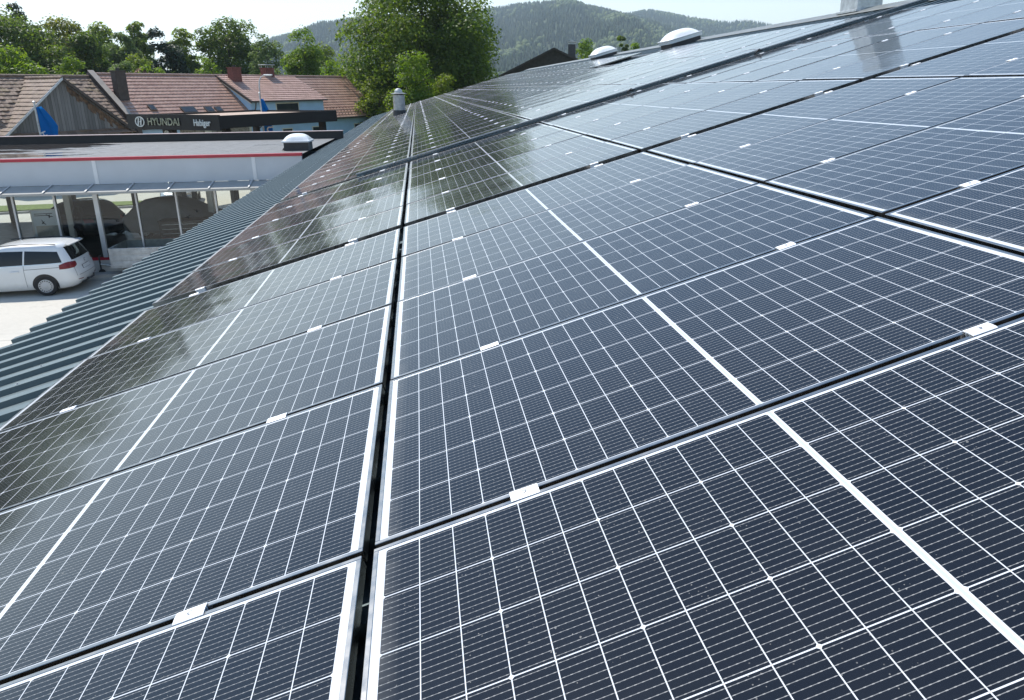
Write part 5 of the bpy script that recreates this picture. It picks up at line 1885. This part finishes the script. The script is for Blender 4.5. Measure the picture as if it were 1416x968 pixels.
tree('garden_bush', 'light green bush on the left above the barn gable', 104, 82, 80, 42, 'broad', 'bright', 4500, 0.13, 'bush', seed=18, base_frac=0.03)
tree('garden_bush', 'pale bush left of the little salmon gable', 173, 86, 86, 44, 'broad', 'pale', 4500, 0.13, 'bush', seed=19, base_frac=0.03)
tree('garden_bush', 'rounded bright bush right of the little salmon gable', 216, 84, 92, 34, 'broad', 'bright', 4000, 0.12, 'bush', seed=20, base_frac=0.03)
tree('garden_bush', 'green bush in front of the tall rounded tree and willow', 194, 92, 76, 42, 'broad', 'mid', 4500, 0.14, 'bush', seed=21, base_frac=0.03)
tree('thuja_tree', 'bright young tree between the dark fir and the large dark tree', 287, 92, 78, 34, 'round', 'bright', 4000, 0.13, seed=22, base_frac=0.03)
tree('linden_tree', 'huge linden tree rising past the top of the picture behind the far roof end', 590, 80, -46, 204, 'round', 'linden', 46000, 0.19, seed=23, base_frac=0.08, clumps=80)
tree('cherry_tree', 'bright green pointed tree in front of the huge linden beside the flue', 574, 66, 74, 74, 'cone', 'bright', 9000, 0.12, seed=24, clumps=60, base_frac=0.05)
tree('lilac_bush', 'small yellowish bush under the huge linden right of the flue', 613, 68, 104, 44, 'broad', 'mid', 4000, 0.11, 'bush', seed=25, base_frac=0.02)
tree('laurel_bush', 'dark green bush at the foot of the linden left of the flue', 522, 72, 108, 64, 'broad', 'mid', 6000, 0.13, 'bush', seed=26, base_frac=0.02)
tree('acacia_tree', 'bright bushy crown right behind the timber house chimney', 810, 118, 56, 44, 'round', 'bright', 4500, 0.20, seed=27)
tree('cypress_tree', 'small dark upright tree behind the far domed rooflight', 861, 122, 50, 16, 'column', 'dark', 2500, 0.18, seed=28, clumps=30)
tree('garden_bush', 'low bright bush just right of the small dark upright tree', 876, 122, 60, 24, 'broad', 'bright', 2500, 0.18, 'bush', seed=29)

# ------------------------------------------------------------------ wooded hills
def hill(name, prof, Df, Dr, seed, amp):
    rng = np.random.default_rng(seed)
    pxs = np.arange(prof[0][0], prof[-1][0] + 1, 7.0)
    ys_ = np.interp(pxs, [p[0] for p in prof], [p[1] for p in prof])
    na, nd = len(pxs), 34
    ph = rng.random(12) * 6.28
    P = np.zeros((na, nd, 3))
    for i, (x, yv) in enumerate(zip(pxs, ys_)):
        d = ray(x, 126)
        d2 = np.array([d[0], d[1]]) / math.hypot(d[0], d[1])
        top = CP[2] + Dr * ray(x, yv)[2] / math.hypot(ray(x, yv)[0], ray(x, yv)[1]) - GZ - 9
        for j in range(nd):
            u = j / (nd - 7)
            D = Df + (Dr - Df) * min(u, 1.0) + max(0, u - 1) * 3000
            e = (3 * min(u, 1) ** 2 - 2 * min(u, 1) ** 3) * 0.6 + 0.4 * min(u, 1)
            z = top * e if u <= 1 else top * (1 - (u - 1) * 1.5)
            z += amp * math.sin(u * math.pi) * (math.sin(x * 0.021 + ph[0] + u * 4) + 0.6 * math.sin(x * 0.055 + ph[1] - u * 7) + 0.4 * math.sin(x * 0.11 + ph[2] + u * 13)) * min(1, max(0, 1 - abs(u - 0.5) * 1.8) * 2)
            P[i, j] = (CP[0] + d2[0] * D, CP[1] + d2[1] * D, GZ + max(-3, z))
    mb = MB()
    mb.grid(P.tolist())
    o = mb.build(name, var_mat(name + '_floor', (0.045, 0.065, 0.025), 0.95, 0, 0.3, 0.01), smooth=True, fixn=False)
    tag(o, kind='structure')
    return P
def forest(name, P, n, seed, mat, hmin, hmax):
    rng = np.random.default_rng(seed)
    na, nd = P.shape[:2]
    fi, fj = rng.random(n) * (na - 1.001), rng.random(n) ** 0.85 * (nd - 6.2)
    i, j = fi.astype(int), fj.astype(int)
    a, b = (fi - i)[:, None], (fj - j)[:, None]
    base = (P[i, j] * (1 - a) + P[i + 1, j] * a) * (1 - b) + (P[i, j + 1] * (1 - a) + P[i + 1, j + 1] * a) * b
    patch = np.sin(base[:, 0] * 0.012 + 1.0) + np.sin(base[:, 1] * 0.009 + base[:, 0] * 0.006) + np.sin(base[:, 0] * 0.031 - base[:, 1] * 0.021) * 0.8
    broad = patch + rng.normal(0, 0.7, n) > 1.0
    h = rng.uniform(hmin, hmax, n) * np.where(broad, 0.85, 1.0)
    r_ = h * np.where(broad, 0.36, 0.17) * rng.uniform(0.8, 1.2, n)
    k = 6
    ang = np.arange(k) * 2 * np.pi / k
    prof_c = [(1.0, 0.06), (0.62, 0.42), (0.34, 0.70)]
    prof_b = [(0.75, 0.18), (1.0, 0.52), (0.70, 0.85)]
    V = np.zeros((n, 3 * k + 1, 3))
    for q in range(3):
        rr = np.where(broad, prof_b[q][0], prof_c[q][0]) * r_
        zz = np.where(broad, prof_b[q][1], prof_c[q][1]) * h
        jit = rng.uniform(0.75, 1.25, (n, k))
        V[:, q * k:(q + 1) * k, 0] = base[:, 0:1] + rr[:, None] * jit * np.cos(ang + q * 0.5)
        V[:, q * k:(q + 1) * k, 1] = base[:, 1:2] + rr[:, None] * jit * np.sin(ang + q * 0.5)
        V[:, q * k:(q + 1) * k, 2] = base[:, 2:3] + zz[:, None] * (1 + 0.08 * rng.normal(size=(n, k)))
    V[:, 3 * k] = base + np.stack([np.zeros(n), np.zeros(n), h], 1)
    F = []
    for q in range(2):
        for s_ in range(k):
            F.append((q * k + s_, q * k + (s_ + 1) % k, (q + 1) * k + (s_ + 1) % k, (q + 1) * k + s_))
    F4 = np.array(F)
    F3 = np.array([(2 * k + s_, 2 * k + (s_ + 1) % k, 3 * k) for s_ in range(k)])
    nv_ = 3 * k + 1
    l4 = (F4[None] + (np.arange(n) * nv_)[:, None, None]).reshape(n, -1)
    l3 = (F3[None] + (np.arange(n) * nv_)[:, None, None]).reshape(n, -1)
    loops = np.concatenate([l4, l3], 1)
    per = np.array([4] * len(F4) + [3] * len(F3))
    starts1 = np.concatenate([[0], np.cumsum(per)[:-1]])
    starts = (starts1[None] + (np.arange(n) * loops.shape[1])[:, None]).ravel()
    me = bpy.data.meshes.new(name)
    me.vertices.add(n * nv_)
    me.vertices.foreach_set('co', V.reshape(-1).astype(np.float32))
    me.loops.add(loops.size)
    me.loops.foreach_set('vertex_index', loops.ravel().astype(np.int32))
    me.polygons.add(len(starts))
    me.polygons.foreach_set('loop_start', starts.astype(np.int32))
    at_ = me.attributes.new('tone', 'FLOAT', 'FACE')
    tone = np.clip(np.where(broad, 0.62 + 0.22 * rng.normal(size=n), 0.16 + 0.12 * rng.normal(size=n)), 0, 1)
    at_.data.foreach_set('value', np.repeat(tone, len(per)).astype(np.float32))
    me.materials.append(mat)
    me.update(calc_edges=True)
    o = link(name, me)
    tag(o, 'dense dark conifer and broadleaf forest covering the far hills' if 'far' not in name else 'forest on the farthest hill at the right', 'forest', kind='stuff')
    return o
t = NT('hill_trees')
a = t.n('ShaderNodeAttribute')
a.attribute_name = 'tone'
t.bsdf(t.ramp(a.outputs['Fac'], [(0.0, (0.012, 0.028, 0.014)), (0.3, (0.026, 0.050, 0.022)), (0.6, (0.065, 0.095, 0.028)), (1.0, (0.12, 0.15, 0.05))]), 0.9)
HP = hill('hills', [(300, 92), (340, 72), (385, 56), (420, 47), (450, 39), (485, 32), (530, 26), (580, 27), (630, 25), (668, 18.6), (702, 12.4), (742, 6.8), (774, 6.2), (814, 12.4), (839, 17), (868, 23), (900, 32), (940, 44), (980, 54), (1040, 62), (1140, 70)], 900, 2500, 3, 14)
forest('hill_forest', HP, 24000, 11, t.mat, 13, 23)
HP2 = hill('far_hill', [(780, 60), (830, 30), (858, 22), (876, 18.5), (895, 15.2), (920, 19.6), (951, 26), (985, 31), (1003, 33), (1014, 31), (1028, 30.5), (1045, 33.5), (1060, 37), (1110, 46), (1200, 58), (1330, 76)], 1700, 3300, 5, 10)
forest('far_forest', HP2, 12000, 12, t.mat, 14, 24)

# ------------------------------------------------------------------ summer haze
top = max(float(HP[:, :, 2].max()), float(HP2[:, :, 2].max())) + 40
mb = MB()
mb.box(-5400, 5400, -5400, 5400, GZ - 4.2, top)
hz = mb.build('haze', [], None)
hm = bpy.data.materials.new('summer_haze')
hm.use_nodes = True
hm.node_tree.nodes.clear()
pv = hm.node_tree.nodes.new('ShaderNodeVolumePrincipled')
pv.inputs['Color'].default_value = (0.74, 0.90, 1.0, 1)
pv.inputs['Density'].default_value = 0.00015
pv.inputs['Anisotropy'].default_value = 0.3
ho = hm.node_tree.nodes.new('ShaderNodeOutputMaterial')
hm.node_tree.links.new(pv.outputs[0], ho.inputs['Volume'])
hz.data.materials.clear()
hz.data.materials.append(hm)
tag(hz, kind='stuff')
